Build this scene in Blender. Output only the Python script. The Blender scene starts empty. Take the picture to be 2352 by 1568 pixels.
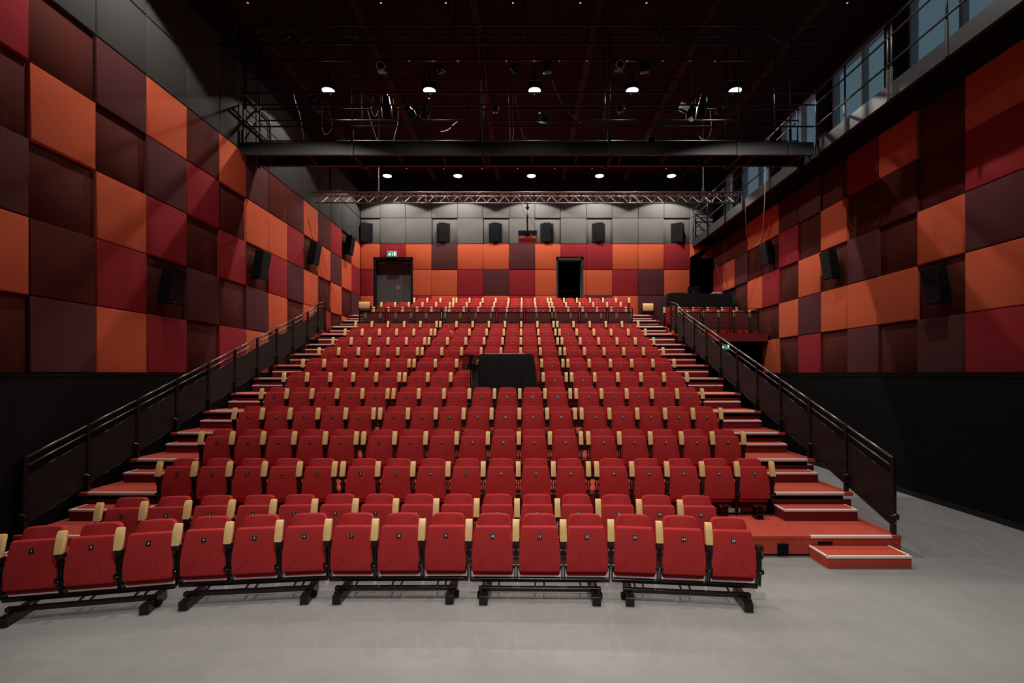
import bpy, bmesh, math, random
from mathutils import Vector, Matrix
random.seed(7)
S = bpy.context.scene
COL = S.collection
PI = math.pi
R = math.radians

# ------------------------------------------------------------------ camera, sky, light, exposure
F = 1147.0                      # focal length in pixels of a 2352 px wide frame
VX, VY, EYE = 1203.0, 857.0, 2.54
cam_data = bpy.data.cameras.new('camera')
cam_data.sensor_width = 36.0
cam_data.lens = 36.0 * F / 2352.0
cam_data.shift_x = -(VX - 1176.0) / 2352.0
cam_data.shift_y = (VY - 784.0) / 2352.0
cam_data.clip_start = 0.05
cam = bpy.data.objects.new('camera', cam_data)
COL.objects.link(cam)
cam.location = (0, 0, EYE)
cam.rotation_euler = (PI / 2, 0, 0)
S.camera = cam

world = bpy.data.worlds.new('dusk')
S.world = world
world.use_nodes = True
wn = world.node_tree
wbg = wn.nodes['Background']
wbg.inputs['Color'].default_value = (0.30, 0.52, 0.66, 1)
wbg.inputs['Strength'].default_value = 0.22

S.view_settings.view_transform = 'Standard'
S.view_settings.look = 'None'
S.view_settings.exposure = 0.0
S.view_settings.gamma = 1.0
S.view_settings.use_curve_mapping = False
S.cycles.use_denoising = True
S.cycles.max_bounces = 6
S.cycles.diffuse_bounces = 3
S.cycles.glossy_bounces = 3
S.cycles.transparent_max_bounces = 10

LAMP_X = [-5.66, -2.73, 0.314, 3.14, 6.12]
LAMP_Z = 10.70
# (row, watts): the two rows in view and the one above the front rows, just outside the frame
def spot(loc, watts, cone, blend, radius, target=None):
    ld = bpy.data.lights.new('downlight_or_fill', 'SPOT')
    ld.energy = watts
    ld.color = (1.0, 0.95, 0.885)
    ld.spot_size = R(cone)
    ld.spot_blend = blend
    ld.shadow_soft_size = radius
    lo = bpy.data.objects.new('downlight_or_fill', ld)
    COL.objects.link(lo)
    lo.location = loc
    if target:
        lo.rotation_euler = (Vector(target) - Vector(loc)).to_track_quat('-Z', 'Y').to_euler()
ROW_WATTS = {20.7: (600, 600, 600, 600, 600), 14.46: (460, 460, 460, 460, 460), 8.22: (650, 90, 60, 40, 850)}
for ly, ws in ROW_WATTS.items():
    for lx, watts in zip(LAMP_X, ws):
        spot((lx, ly, LAMP_Z - 0.02), watts, 127, 0.12, 0.04)
for lx in LAMP_X[1:4]:
    spot((lx, 8.22, LAMP_Z - 0.02), 500, 80, 0.8, 0.06)     # unseen narrow fill spots, added to brighten the front seats and decks
# two unseen fill spots added above the stage for the floor and front rows
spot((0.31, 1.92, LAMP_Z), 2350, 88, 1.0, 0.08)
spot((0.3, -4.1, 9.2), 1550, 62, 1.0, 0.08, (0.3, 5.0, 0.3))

# ------------------------------------------------------------------ materials
def mat(name, color, rough=0.8, metal=0.0, spec=0.5, noise=None, bump=None, sheen=0.0, emit=None):
    """noise = (scale, amount, detail) varies the colour; bump = (scale, strength)."""
    m = bpy.data.materials.new(name)
    m.use_nodes = True
    nt = m.node_tree
    b = nt.nodes['Principled BSDF']
    b.inputs['Base Color'].default_value = (*color, 1)
    b.inputs['Roughness'].default_value = rough
    b.inputs['Metallic'].default_value = metal
    b.inputs['Specular IOR Level'].default_value = spec
    if sheen:
        b.inputs['Sheen Weight'].default_value = sheen
        b.inputs['Sheen Roughness'].default_value = 0.5
        b.inputs['Sheen Tint'].default_value = (min(1, color[0] * 2.2 + .1), min(1, color[1] * 2.2 + .04), min(1, color[2] * 2.2 + .04), 1)
    tc = None
    if noise or bump:
        tc = nt.nodes.new('ShaderNodeTexCoord')
    if noise:
        n = nt.nodes.new('ShaderNodeTexNoise')
        n.inputs['Scale'].default_value = noise[0]
        n.inputs['Detail'].default_value = noise[2]
        nt.links.new(tc.outputs['Object'], n.inputs['Vector'])
        r = nt.nodes.new('ShaderNodeValToRGB')
        a = noise[1]
        r.color_ramp.elements[0].position = 0.3
        r.color_ramp.elements[1].position = 0.7
        r.color_ramp.elements[0].color = (*[c * (1 - a) for c in color], 1)
        r.color_ramp.elements[1].color = (*[min(1, c * (1 + a)) for c in color], 1)
        nt.links.new(n.outputs['Fac'], r.inputs['Fac'])
        nt.links.new(r.outputs['Color'], b.inputs['Base Color'])
    if bump:
        n2 = nt.nodes.new('ShaderNodeTexNoise')
        n2.inputs['Scale'].default_value = bump[0]
        n2.inputs['Detail'].default_value = 4
        nt.links.new(tc.outputs['Object'], n2.inputs['Vector'])
        bp = nt.nodes.new('ShaderNodeBump')
        bp.inputs['Strength'].default_value = bump[1]
        bp.inputs['Distance'].default_value = 0.01
        nt.links.new(n2.outputs['Fac'], bp.inputs['Height'])
        nt.links.new(bp.outputs['Normal'], b.inputs['Normal'])
    if emit:
        b.inputs['Emission Color'].default_value = (*emit[0], 1)
        b.inputs['Emission Strength'].default_value = emit[1]
    return m

def wood_mat():
    m = mat('birch', (0.62, 0.40, 0.17), 0.42)
    nt = m.node_tree
    b = nt.nodes['Principled BSDF']
    tc = nt.nodes.new('ShaderNodeTexCoord')
    mp = nt.nodes.new('ShaderNodeMapping')
    mp.inputs['Scale'].default_value = (60, 30, 5)
    n = nt.nodes.new('ShaderNodeTexNoise')
    n.inputs['Scale'].default_value = 2.2
    n.inputs['Detail'].default_value = 6
    n.inputs['Distortion'].default_value = 1.2
    oi = nt.nodes.new('ShaderNodeObjectInfo')
    ad = nt.nodes.new('ShaderNodeVectorMath')
    ad.operation = 'ADD'
    sc = nt.nodes.new('ShaderNodeMath')
    sc.operation = 'MULTIPLY'
    sc.inputs[1].default_value = 37.0
    nt.links.new(oi.outputs['Random'], sc.inputs[0])
    nt.links.new(tc.outputs['Object'], mp.inputs['Vector'])
    nt.links.new(mp.outputs['Vector'], ad.inputs[0])
    nt.links.new(sc.outputs['Value'], ad.inputs[1])
    nt.links.new(ad.outputs['Vector'], n.inputs['Vector'])
    r = nt.nodes.new('ShaderNodeValToRGB')
    r.color_ramp.elements[0].position = 0.3
    r.color_ramp.elements[1].position = 0.75
    r.color_ramp.elements[0].color = (0.74, 0.46, 0.17, 1)
    r.color_ramp.elements[1].color = (0.86, 0.60, 0.27, 1)
    nt.links.new(n.outputs['Fac'], r.inputs['Fac'])
    nt.links.new(r.outputs['Color'], b.inputs['Base Color'])
    return m

def floor_mat():
    m = mat('grey_stage_floor', (0.2, 0.19, 0.18), 0.5)
    nt = m.node_tree
    b = nt.nodes['Principled BSDF']
    b.inputs['Specular IOR Level'].default_value = 0.35
    tc = nt.nodes.new('ShaderNodeTexCoord')
    n = nt.nodes.new('ShaderNodeTexNoise')
    n.inputs['Scale'].default_value = 1.3
    n.inputs['Detail'].default_value = 8
    n.inputs['Roughness'].default_value = 0.65
    nt.links.new(tc.outputs['Object'], n.inputs['Vector'])
    r = nt.nodes.new('ShaderNodeValToRGB')
    r.color_ramp.elements[0].position = 0.25
    r.color_ramp.elements[1].position = 0.8
    r.color_ramp.elements[0].color = (0.215, 0.209, 0.202, 1)
    r.color_ramp.elements[1].color = (0.285, 0.277, 0.268, 1)
    nt.links.new(n.outputs['Fac'], r.inputs['Fac'])
    # fine scuffs in two directions
    prev = r.outputs['Color']
    for ang, sc, st in ((0.5, (1.2, 42, 1), 0.16), (-0.35, (1.5, 60, 1), 0.13), (1.35, (2.2, 55, 1), 0.12)):
        mp = nt.nodes.new('ShaderNodeMapping')
        mp.inputs['Rotation'].default_value = (0, 0, ang)
        mp.inputs['Scale'].default_value = sc
        nt.links.new(tc.outputs['Object'], mp.inputs['Vector'])
        q = nt.nodes.new('ShaderNodeTexNoise')
        q.inputs['Scale'].default_value = 1.0
        q.inputs['Detail'].default_value = 3
        nt.links.new(mp.outputs['Vector'], q.inputs['Vector'])
        rr = nt.nodes.new('ShaderNodeValToRGB')
        rr.color_ramp.elements[0].position = 0.62
        rr.color_ramp.elements[1].position = 0.74
        rr.color_ramp.elements[0].color = (0, 0, 0, 1)
        rr.color_ramp.elements[1].color = (st, st, st, 1)
        nt.links.new(q.outputs['Fac'], rr.inputs['Fac'])
        mx = nt.nodes.new('ShaderNodeMix')
        mx.data_type = 'RGBA'
        nt.links.new(rr.outputs['Color'], mx.inputs['Factor'])
        nt.links.new(prev, mx.inputs['A'])
        mx.inputs['B'].default_value = (0.5, 0.47, 0.43, 1)
        prev = mx.outputs['Result']
    nt.links.new(prev, b.inputs['Base Color'])
    return m

def fabric_panel(name, color):
    m = mat(name, color, 0.9, spec=0.10, noise=(900, 0.10, 2), bump=(420, 0.10), sheen=0.04)
    return m

def screen_mat(name, color, alpha):
    """Fine perforated sheet or tinted glass: lets part of what lies behind show through."""
    m = bpy.data.materials.new(name)
    m.use_nodes = True
    nt = m.node_tree
    b = nt.nodes['Principled BSDF']
    b.inputs['Base Color'].default_value = (*color, 1)
    b.inputs['Roughness'].default_value = 0.45
    tr = nt.nodes.new('ShaderNodeBsdfTransparent')
    mx = nt.nodes.new('ShaderNodeMixShader')
    mx.inputs['Fac'].default_value = alpha
    nt.links.new(tr.outputs[0], mx.inputs[1])
    nt.links.new(b.outputs[0], mx.inputs[2])
    nt.links.new(mx.outputs[0], nt.nodes['Material Output'].inputs['Surface'])
    return m

M = {
    'red': mat('red_upholstery', (0.41, 0.029, 0.030), 0.9, spec=0.15, noise=(320, 0.10, 3), bump=(700, 0.12), sheen=0.25),
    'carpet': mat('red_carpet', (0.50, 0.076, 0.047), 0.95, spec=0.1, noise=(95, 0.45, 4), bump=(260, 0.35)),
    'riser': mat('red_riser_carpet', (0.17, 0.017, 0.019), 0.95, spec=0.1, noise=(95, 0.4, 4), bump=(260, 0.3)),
    'wood': wood_mat(),
    'black': mat('black_metal', (0.006, 0.0055, 0.0055), 0.27, spec=0.4, noise=(30, 0.2, 2)),
    'matt': mat('matt_black', (0.006, 0.0055, 0.0055), 0.8, spec=0.12, noise=(20, 0.2, 2)),
    'cloth': mat('black_cloth', (0.013, 0.0115, 0.0112), 0.9, spec=0.15, noise=(300, 0.25, 3), sheen=0.1),
    'steel': mat('dark_steel', (0.020, 0.020, 0.021), 0.45, metal=0.0, noise=(14, 0.15, 3)),
    'alu': mat('truss_aluminium', (0.42, 0.41, 0.40), 0.33, metal=1.0, noise=(25, 0.1, 2)),
    'darktruss': mat('black_truss', (0.02, 0.02, 0.02), 0.4, metal=0.4, noise=(25, 0.1, 2)),
    'nosing': mat('pale_nosing', (0.86, 0.82, 0.75), 0.38, spec=0.5, noise=(40, 0.08, 2)),
    'chrome': mat('bright_bolt', (0.55, 0.55, 0.55), 0.25, metal=1.0, noise=(40, 0.05, 2)),
    'plate': mat('number_plate_black', (0.008, 0.008, 0.009), 0.35, noise=(60, 0.2, 2)),
    'rim': mat('number_plate_rim', (0.20, 0.13, 0.13), 0.4, noise=(60, 0.1, 2)),
    'white': mat('white_digits', (0.82, 0.80, 0.77), 0.5, noise=(60, 0.05, 2)),
    'floor': floor_mat(),
    'dado': mat('dark_wainscot', (0.0042, 0.0036, 0.0036), 0.65, spec=0.08, noise=(6, 0.2, 6)),
    'ceil': mat('dark_ceiling_red_bounce', (0.020, 0.011, 0.009), 0.9, spec=0.1, noise=(2, 0.25, 5)),  # its reddish tint paints in red light reflected from below
    'joist': mat('joist_red_bounce', (0.035, 0.015, 0.011), 0.8, spec=0.2, noise=(8, 0.2, 4)),  # red-brown here includes reflected light put into the colour
    'wallblack': mat('black_wall', (0.012, 0.011, 0.011), 0.85, spec=0.2, noise=(8, 0.2, 4)),
    'O': fabric_panel('orange_fabric', (0.46, 0.083, 0.034)),
    'R': fabric_panel('crimson_fabric', (0.225, 0.0155, 0.0205)),
    'P': fabric_panel('plum_fabric', (0.074, 0.0215, 0.023)),
    'B': fabric_panel('brown_fabric', (0.068, 0.0125, 0.0085)),
    'G': fabric_panel('grey_fabric', (0.100, 0.094, 0.088)),
    'D': fabric_panel('charcoal_fabric', (0.042, 0.041, 0.039)),
    'door': mat('charcoal_door', (0.045, 0.042, 0.040), 0.6, noise=(12, 0.12, 4)),
    'bronze': mat('bronze_plate', (0.22, 0.15, 0.13), 0.4, metal=0.5, noise=(40, 0.1, 2)),
    'railpanel': mat('dark_perforated_panel', (0.0085, 0.0075, 0.0068), 0.45, spec=0.3, noise=(3, 0.3, 5), bump=(900, 0.1)),
    'railtube': mat('brushed_rail', (0.20, 0.19, 0.18), 0.36, metal=1.0, noise=(25, 0.1, 2)),
    'screen': screen_mat('tinted_guard', (0.020, 0.014, 0.012), 0.62),
    'glass': screen_mat('window_glass', (0.30, 0.42, 0.48), 0.12),
    'jamb': mat('pale_window_frame', (0.36, 0.40, 0.42), 0.5, noise=(10, 0.06, 3)),
    'grille': mat('speaker_grille', (0.004, 0.004, 0.004), 0.7, spec=0.15, noise=(500, 0.5, 1), bump=(600, 0.4)),
    'glow': mat('lamp_glow', (1, 1, 1), 0.5, noise=(10, 0.0, 1), emit=((1.0, 0.95, 0.86), 22.0)),
    'dimglow': mat('small_lamp_glow', (1, 1, 1), 0.5, noise=(10, 0.0, 1), emit=((1.0, 0.95, 0.88), 0.6)),
    'exitgreen': mat('exit_green', (0.0, 0.22, 0.12), 0.4, noise=(20, 0.05, 2), emit=((0.0, 0.30, 0.16), 0.55)),
    'exitwhite': mat('exit_white', (0.9, 0.9, 0.9), 0.4, noise=(20, 0.02, 2), emit=((0.9, 1.0, 0.95), 0.85)),
    'redled': mat('red_led', (0.8, 0.05, 0.05), 0.4, noise=(20, 0.02, 2), emit=((1, 0.1, 0.1), 2.0)),
    'projred': mat('projector_red', (0.30, 0.028, 0.020), 0.45, noise=(30, 0.1, 2)),
    'lens': mat('dark_lens', (0.01, 0.01, 0.015), 0.08, spec=0.8, noise=(30, 0.1, 2)),
    'lensring': mat('pale_lens_ring', (0.42, 0.40, 0.36), 0.4, noise=(30, 0.1, 2)),
    'amber': mat('amber_lens_ring', (0.35, 0.12, 0.05), 0.4, noise=(30, 0.1, 2)),
    'cable': mat('black_cable', (0.03, 0.03, 0.03), 0.5, noise=(30, 0.1, 2)),
    'palecable': mat('grey_cable', (0.30, 0.29, 0.27), 0.5, noise=(30, 0.1, 2)),
    'pinkcloth': mat('dusty_pink_cloth', (0.28, 0.10, 0.11), 0.9, noise=(30, 0.2, 4)),
    'silver': mat('silver_label', (0.42, 0.36, 0.34), 0.45, noise=(30, 0.1, 2)),
}

# ------------------------------------------------------------------ builders
class MB:
    """Collects shapes in one bmesh and links them as ONE mesh object."""
    def __init__(self):
        self.bm = bmesh.new()
        self.mats = []
        self.cur = 0
    def use(self, key):
        if key not in self.mats:
            self.mats.append(key)
        self.cur = self.mats.index(key)
        return self
    def _face(self, vs):
        try:
            f = self.bm.faces.new(vs)
            f.material_index = self.cur
            return f
        except ValueError:
            return None
    def box(self, x0, x1, y0, y1, z0, z1, bevel=0.0, seg=1, tf=None):
        bm = self.bm
        v = [bm.verts.new(p) for p in ((x0, y0, z0), (x1, y0, z0), (x1, y1, z0), (x0, y1, z0), (x0, y0, z1), (x1, y0, z1), (x1, y1, z1), (x0, y1, z1))]
        fs = [self._face([v[i] for i in q]) for q in ((3, 2, 1, 0), (4, 5, 6, 7), (0, 1, 5, 4), (1, 2, 6, 5), (2, 3, 7, 6), (3, 0, 4, 7))]
        vs = v
        if bevel:
            es = list({e for f in fs for e in f.edges})
            r = bmesh.ops.bevel(bm, geom=es, offset=bevel, segments=seg, affect='EDGES', profile=0.5)
            for f in r['faces']:
                f.material_index = self.cur
            vs = list({w for f in r['faces'] for w in f.verts} | {w for w in v if w.is_valid})
        if tf is not None:
            for w in vs:
                w.co = tf @ w.co
        return vs
    def slab(self, pts, mp, d0, d1, bevel=0.0, seg=2):
        """Outline pts (u,v) swept from depth d0 to d1 through mp(u,v,d); the rim of the d1 face is rounded."""
        bm = self.bm
        a = [bm.verts.new(mp(u, v, d0)) for u, v in pts]
        b = [bm.verts.new(mp(u, v, d1)) for u, v in pts]
        n = len(pts)
        fs = [self._face(b), self._face(a[::-1])]
        for i in range(n):
            j = (i + 1) % n
            fs.append(self._face([a[i], a[j], b[j], b[i]]))
        bmesh.ops.recalc_face_normals(bm, faces=[f for f in fs if f])
        if bevel:
            es = [e for e in fs[0].edges]
            r = bmesh.ops.bevel(bm, geom=es, offset=bevel, segments=seg, affect='EDGES', profile=0.5)
            for f in r['faces']:
                f.material_index = self.cur
    def tube(self, path, r, n=8, cap=True):
        bm = self.bm
        P = [Vector(p) for p in path]
        rings = []
        prev = None
        for i, p in enumerate(P):
            if i == 0:
                t = P[1] - P[0]
            elif i == len(P) - 1:
                t = P[-1] - P[-2]
            else:
                t = (P[i + 1] - P[i]).normalized() + (P[i] - P[i - 1]).normalized()
            t.normalize()
            if prev is None:
                up = Vector((0, 0, 1)) if abs(t.z) < 0.9 else Vector((1, 0, 0))
                s = t.cross(up).normalized()
            else:
                s = (prev - t * prev.dot(t)).normalized()
            prev = s
            q = t.cross(s)
            rr = r[i] if isinstance(r, (list, tuple)) else r
            rings.append([bm.verts.new(p + (s * math.cos(2 * PI * k / n) + q * math.sin(2 * PI * k / n)) * rr) for k in range(n)])
        for a, b in zip(rings, rings[1:]):
            for k in range(n):
                f = self._face([a[k], a[(k + 1) % n], b[(k + 1) % n], b[k]])
                if f:
                    f.smooth = True
        if cap:
            self._face(rings[0][::-1])
            self._face(rings[-1])
    def lathe(self, prof, p0, axis, n=20):
        """prof: list of (distance along axis, radius) from point p0."""
        ax = Vector(axis).normalized()
        pts = [Vector(p0) + ax * d for d, _ in prof]
        up = Vector((0, 0, 1)) if abs(ax.z) < 0.9 else Vector((1, 0, 0))
        s = ax.cross(up).normalized()
        q = ax.cross(s)
        rings = []
        for p, (d, r) in zip(pts, prof):
            rings.append([self.bm.verts.new(p + (s * math.cos(2 * PI * k / n) + q * math.sin(2 * PI * k / n)) * max(r, 1e-4)) for k in range(n)])
        for a, b in zip(rings, rings[1:]):
            for k in range(n):
                self._face([a[k], a[(k + 1) % n], b[(k + 1) % n], b[k]])
        self._face(rings[0][::-1])
        self._face(rings[-1])
    def mesh(self, name, smooth=None, recalc=True):
        if recalc:
            bmesh.ops.recalc_face_normals(self.bm, faces=self.bm.faces[:])
        me = bpy.data.meshes.new(name)
        self.bm.to_mesh(me)
        self.bm.free()
        for k in self.mats:
            me.materials.append(M[k])
        if smooth is not None:
            me.polygons.foreach_set('use_smooth', [True] * len(me.polygons))
            me.set_sharp_from_angle(angle=R(smooth))
        me.update()
        return me
    def build(self, name, parent=None, loc=None, rz=0.0, smooth=None):
        return obj(name, self.mesh(name, smooth), parent, loc, rz)

def mb(key):
    return MB().use(key)

def obj(name, me, parent=None, loc=None, rz=0.0):
    o = bpy.data.objects.new(name, me)
    COL.objects.link(o)
    if parent is not None:
        o.parent = parent
    if loc is not None:
        o.location = loc
    if rz:
        o.rotation_euler = (0, 0, rz)
    return o

def tag(o, label, cat, group=None, kind=None):
    o['label'] = label
    o['category'] = cat
    if group:
        o['group'] = group
    if kind:
        o['kind'] = kind
    return o

def thing(name, label, cat, loc=(0, 0, 0), rz=0.0, group=None):
    o = bpy.data.objects.new(name, None)
    o.empty_display_size = 0.1
    COL.objects.link(o)
    o.location = loc
    o.rotation_euler = (0, 0, rz)
    return tag(o, label, cat, group)

def struct(name, m, label, cat='wall', smooth=None):
    o = m.build(name, smooth=smooth)
    o['kind'] = 'structure'
    o['label'] = label
    o['category'] = cat
    return o

def copy_tree(o, parent=None):
    c = o.copy()
    COL.objects.link(c)
    if parent is not None:
        c.parent = parent
        c.matrix_parent_inverse = o.matrix_parent_inverse.copy()
    for ch in o.children:
        copy_tree(ch, c)
    return c

def text_geo(body, size, bold=0.0):
    """Outline of a piece of writing as (verts, faces) in its own plane."""
    cu = bpy.data.curves.new('lettering', 'FONT')
    cu.body = body
    cu.size = size
    cu.align_x = 'CENTER'
    cu.align_y = 'CENTER'
    cu.offset = bold
    cu.resolution_u = 3
    o = bpy.data.objects.new('lettering', cu)
    COL.objects.link(o)
    dg = bpy.context.evaluated_depsgraph_get()
    me = bpy.data.meshes.new_from_object(o.evaluated_get(dg))
    vs = [v.co.copy() for v in me.vertices]
    fs = [list(p.vertices) for p in me.polygons]
    bpy.data.objects.remove(o)
    bpy.data.curves.remove(cu)
    bpy.data.meshes.remove(me)
    return vs, fs

ORD = ['zeroth', 'first', 'second', 'third', 'fourth', 'fifth', 'sixth', 'seventh', 'eighth', 'ninth', 'tenth', 'eleventh', 'twelfth', 'thirteenth', 'fourteenth', 'fifteenth', 'sixteenth', 'seventeenth', 'eighteenth']

# ------------------------------------------------------------------ the room
XL, XR, YB = -7.18, 8.32, 21.93            # faces of the proud panels
PS = 1.135                                  # panel pitch
YF = -8.0
WT = 0.09                                   # proud panel thickness
CEIL = 11.3
ROW0 = EYE                                  # underside of the first panel row
COLTOP = ROW0 + 5 * PS                      # top of the coloured rows
LD, RD = -7.13, 8.05                        # wainscot faces
LEVEL_TOP = 4.905

m = mb('floor'); m.box(-7.6, 8.9, YF, 22.6, -0.1, 0.0); struct('floor', m, 'grey scuffed stage floor', 'floor')
m = mb('ceil'); m.box(-7.6, 9.2, YF, 24.6, CEIL, CEIL + 0.15)
struct('ceiling', m, 'dark ceiling above the lighting rig', 'ceiling')
m = mb('wallblack'); m.box(-7.6, 9.2, YF - 0.2, YF, 0, CEIL); struct('wall_front', m, 'dark wall behind the stage')
m = mb('wallblack'); m.box(XL - WT - 0.25, XL - WT - .025, YF, 22.6, 0, CEIL); struct('wall_left', m, 'dark wall behind the padded panels')
m = mb('dado')
m.box(XL - WT, LD, YF, YB + 0.05, 0, ROW0 - 0.045, 0.0)
m.box(XL - WT, LD + 0.012, YF, YB + 0.05, ROW0 - 0.04, ROW0 - 0.004, 0.0)
struct('trim_1', m, 'dark wainscot under the panels on the left wall', 'wainscot')
m = mb('dado')
m.box(RD, XR + WT, YF, YB + 0.05, 0, ROW0 - 0.075, 0.0)
m.box(RD - 0.012, XR + WT, YF, YB + 0.05, ROW0 - 0.07, ROW0 - 0.004, 0.0)
struct('trim_2', m, 'dark wainscot under the panels on the right wall', 'wainscot')
m = mb('wallblack'); m.box(RD - 0.02, RD, YF, YB, 0, 0.10); struct('baseboard_right', m, 'black baseboard along the right wall', 'baseboard')
m = mb('wallblack'); m.box(XR + WT + .025, XR + WT + 0.25, YF, 22.6, 0, COLTOP + 0.05); struct('wall_right', m, 'dark wall behind the padded panels')

# back wall with its three openings
def bx(px): return (px - VX) * YB / F
def bz(py): return EYE + (VY - py) * YB / F
DOOR = (bx(857), bx(948), LEVEL_TOP, bz(591))
OPEN = (bx(1278), bx(1340), LEVEL_TOP, bz(590))
PASS = (bx(1586.5), XR + WT, LEVEL_TOP, bz(592))
y0, y1 = YB + WT + .025, YB + WT + 0.24
m = mb('wallblack')
spans = [(-7.5, DOOR[0]), (DOOR[1], OPEN[0]), (OPEN[1], PASS[0])]
for a, b in spans:
    m.box(a, b, y0, y1, 0, CEIL)
for d in (DOOR, OPEN, PASS):
    m.box(d[0], d[1], y0, y1, d[3], CEIL)
    m.box(d[0], d[1], y0, y1, 0, d[2])
m.box(PASS[1], 8.9, y0, y1, 0, CEIL)
struct('wall_back', m, 'dark wall behind the padded panels of the back wall')
for i, d in ((1, OPEN), (2, PASS)):
    m = mb('wallblack')
    m.box(d[0] - 1.2, d[1] + 0.9, y1 + 2.4, y1 + 2.5, LEVEL_TOP - 0.2, d[3] + 0.4)
    m.box(d[0] - 1.3, d[0] - 1.2, y1, y1 + 2.5, LEVEL_TOP - 0.2, d[3] + 0.4)
    m.box(d[1] + 0.9, d[1] + 1.0, y1, y1 + 2.5, LEVEL_TOP - 0.2, d[3] + 0.4)
    m.box(d[0] - 1.3, d[1] + 1.0, y1, y1 + 2.5, LEVEL_TOP - 0.2, LEVEL_TOP - 0.02)
    m.box(d[0] - 1.3, d[1] + 1.0, y1, y1 + 2.5, d[3] + 0.3, d[3] + 0.4)
    struct('wall_lobby' if i == 1 else 'wall_passage', m, 'dark room beyond the opening in the back wall')

# joists under the ceiling, reflected red put into their brown
for i, jx in enumerate((-6.6, -3.95, -1.15, 1.75, 4.45, 6.9)):
    m = mb('joist'); m.box(jx - 0.09, jx + 0.09, 9.2, y0, CEIL - 0.22, CEIL); struct('trim_%d' % (3 + i), m, 'dark ceiling joist running to the back wall', 'joist')

# ------------------------------------------------------------------ padded panels
CNAME = {'D': 'charcoal', 'd': 'recessed charcoal', 'O': 'orange', 'R': 'crimson', 'P': 'plum', 'B': 'brown', 'b': 'recessed brown', 'G': 'grey', 'g': 'recessed grey'}
def padded(code, pts, mp, label, group):
    rec = code in 'bgd'
    k = code.upper()
    m = mb(k)
    if rec:
        m.slab(pts, mp, -WT, -WT + 0.03, 0.006, 1)
    else:
        m.slab(pts, mp, -WT, 0.0, 0.028, 3)
    return tag(m.build('acoustic_panel', smooth=50), label, 'wall panel', group)

def rect(u0, u1, v0, v1, g=0.004):
    return [(u0 + g, v0 + g), (u1 - g, v0 + g), (u1 - g, v1 - g), (u0 + g, v1 - g)]

UPW = ['', 'bottom', 'second', 'third', 'fourth', 'fifth', 'sixth', 'seventh']
LEFT = ['bOPbR', 'PBbOb', 'OROBP', 'RbRPO', 'bPbRB', 'RbRbO', 'OPbOP', 'BOROB', 'RbPRB', 'POObO', 'ORbOB', 'RbOPR', 'BObOb', 'OBPRO']
LEFT[2] = 'ORObP'
LY0 = 7.262
LP = 1.1323
lmap = lambda u, v, d: (XL + d, u, v)
for c, codes in enumerate(LEFT):
    u0, u1 = LY0 + (c - 1) * LP, LY0 + c * LP
    u1 = min(u1, YB)
    for r, k in enumerate(codes):
        if c >= 8 and r == 0:
            continue
        if c >= 12 and r == 1 and c > 12:
            continue
        padded(k, rect(u0, u1, ROW0 + r * PS, ROW0 + (r + 1) * PS), lmap,
               f'{CNAME[k]} padded panel, left wall, {UPW[r+1]} row up, {ORD[c+1]} column from the stage', 'padded panels on the left wall')
    for r, k in enumerate(('D', 'd' if c in (1, 5, 10) else 'D')):
        if r == 1 and c == 0:
            continue
        top = min(ROW0 + (r + 6) * PS, CEIL - 0.02)
        padded(k, rect(u0, u1, ROW0 + (r + 5) * PS, top), lmap,
               f'{CNAME[k]} padded panel, left wall, {UPW[r+6]} row up, {ORD[c+1]} column from the stage', 'padded panels on the left wall')
RIGHT = ['ROPRO', 'PbObb', 'bObBO', 'POPbR', 'bObOb', 'RPObP', 'bObRB', 'ObRbO', 'BROBO', 'PBbPB', 'OPbOB', 'RBPRB']
RIGHT[8] = 'BbObO'
RY0 = 9.43
RP = 1.145
rmap = lambda u, v, d: (XR - d, u, v)
for c, codes in enumerate(RIGHT):
    u0, u1 = RY0 + (c - 1) * RP, min(RY0 + c * RP, YB)
    for r, k in enumerate(codes):
        if (c >= 8 and r == 0) or (c >= 9 and r == 1) or (c >= 10 and r == 2):
            continue
        padded(k, rect(u0, u1, ROW0 + r * PS, ROW0 + (r + 1) * PS), rmap,
               f'{CNAME[k]} padded panel, right wall, {UPW[r+1]} row up, {ORD[c+1]} column from the stage', 'padded panels on the right wall')

# back wall columns, seams in metres
bmap = lambda u, v, d: (u, YB - d, v)
BX = [XL] + [bx(872.4 + 59.36 * i) for i in range(13)] + [XR]
BACK = {2: 'O.RORORORPOPP.', 3: 'R.OORPROOORPO.', 4: 'OROPOOPORROORO', 5: 'gGGgGgGgGgGGgG', 6: 'GGGGGGGGGGGGGG'}
def minus(a, b, v0, v1, d, g=0.004):
    """Outline of the rectangle a..b x v0..v1 with the opening d taken out of a lower corner or side."""
    a, b, v0, v1 = a + g, b - g, v0 + g, v1 - g
    o0, o1, ov = d[0], d[1], d[3]
    if b <= o0 or a >= o1 or v0 >= ov:
        return [(a, v0), (b, v0), (b, v1), (a, v1)]
    if a >= o0 and b <= o1:
        return [(a, ov), (b, ov), (b, v1), (a, v1)] if v1 > ov + 0.05 else None
    if v1 <= ov:
        return [(a, v0), (o0, v0), (o0, v1), (a, v1)] if a < o0 else [(o1, v0), (b, v0), (b, v1), (o1, v1)]
    if a < o0:
        return [(a, v0), (o0, v0), (o0, ov), (b, ov), (b, v1), (a, v1)]
    return [(a, ov), (o1, ov), (o1, v0), (b, v0), (b, v1), (a, v1)]
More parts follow.
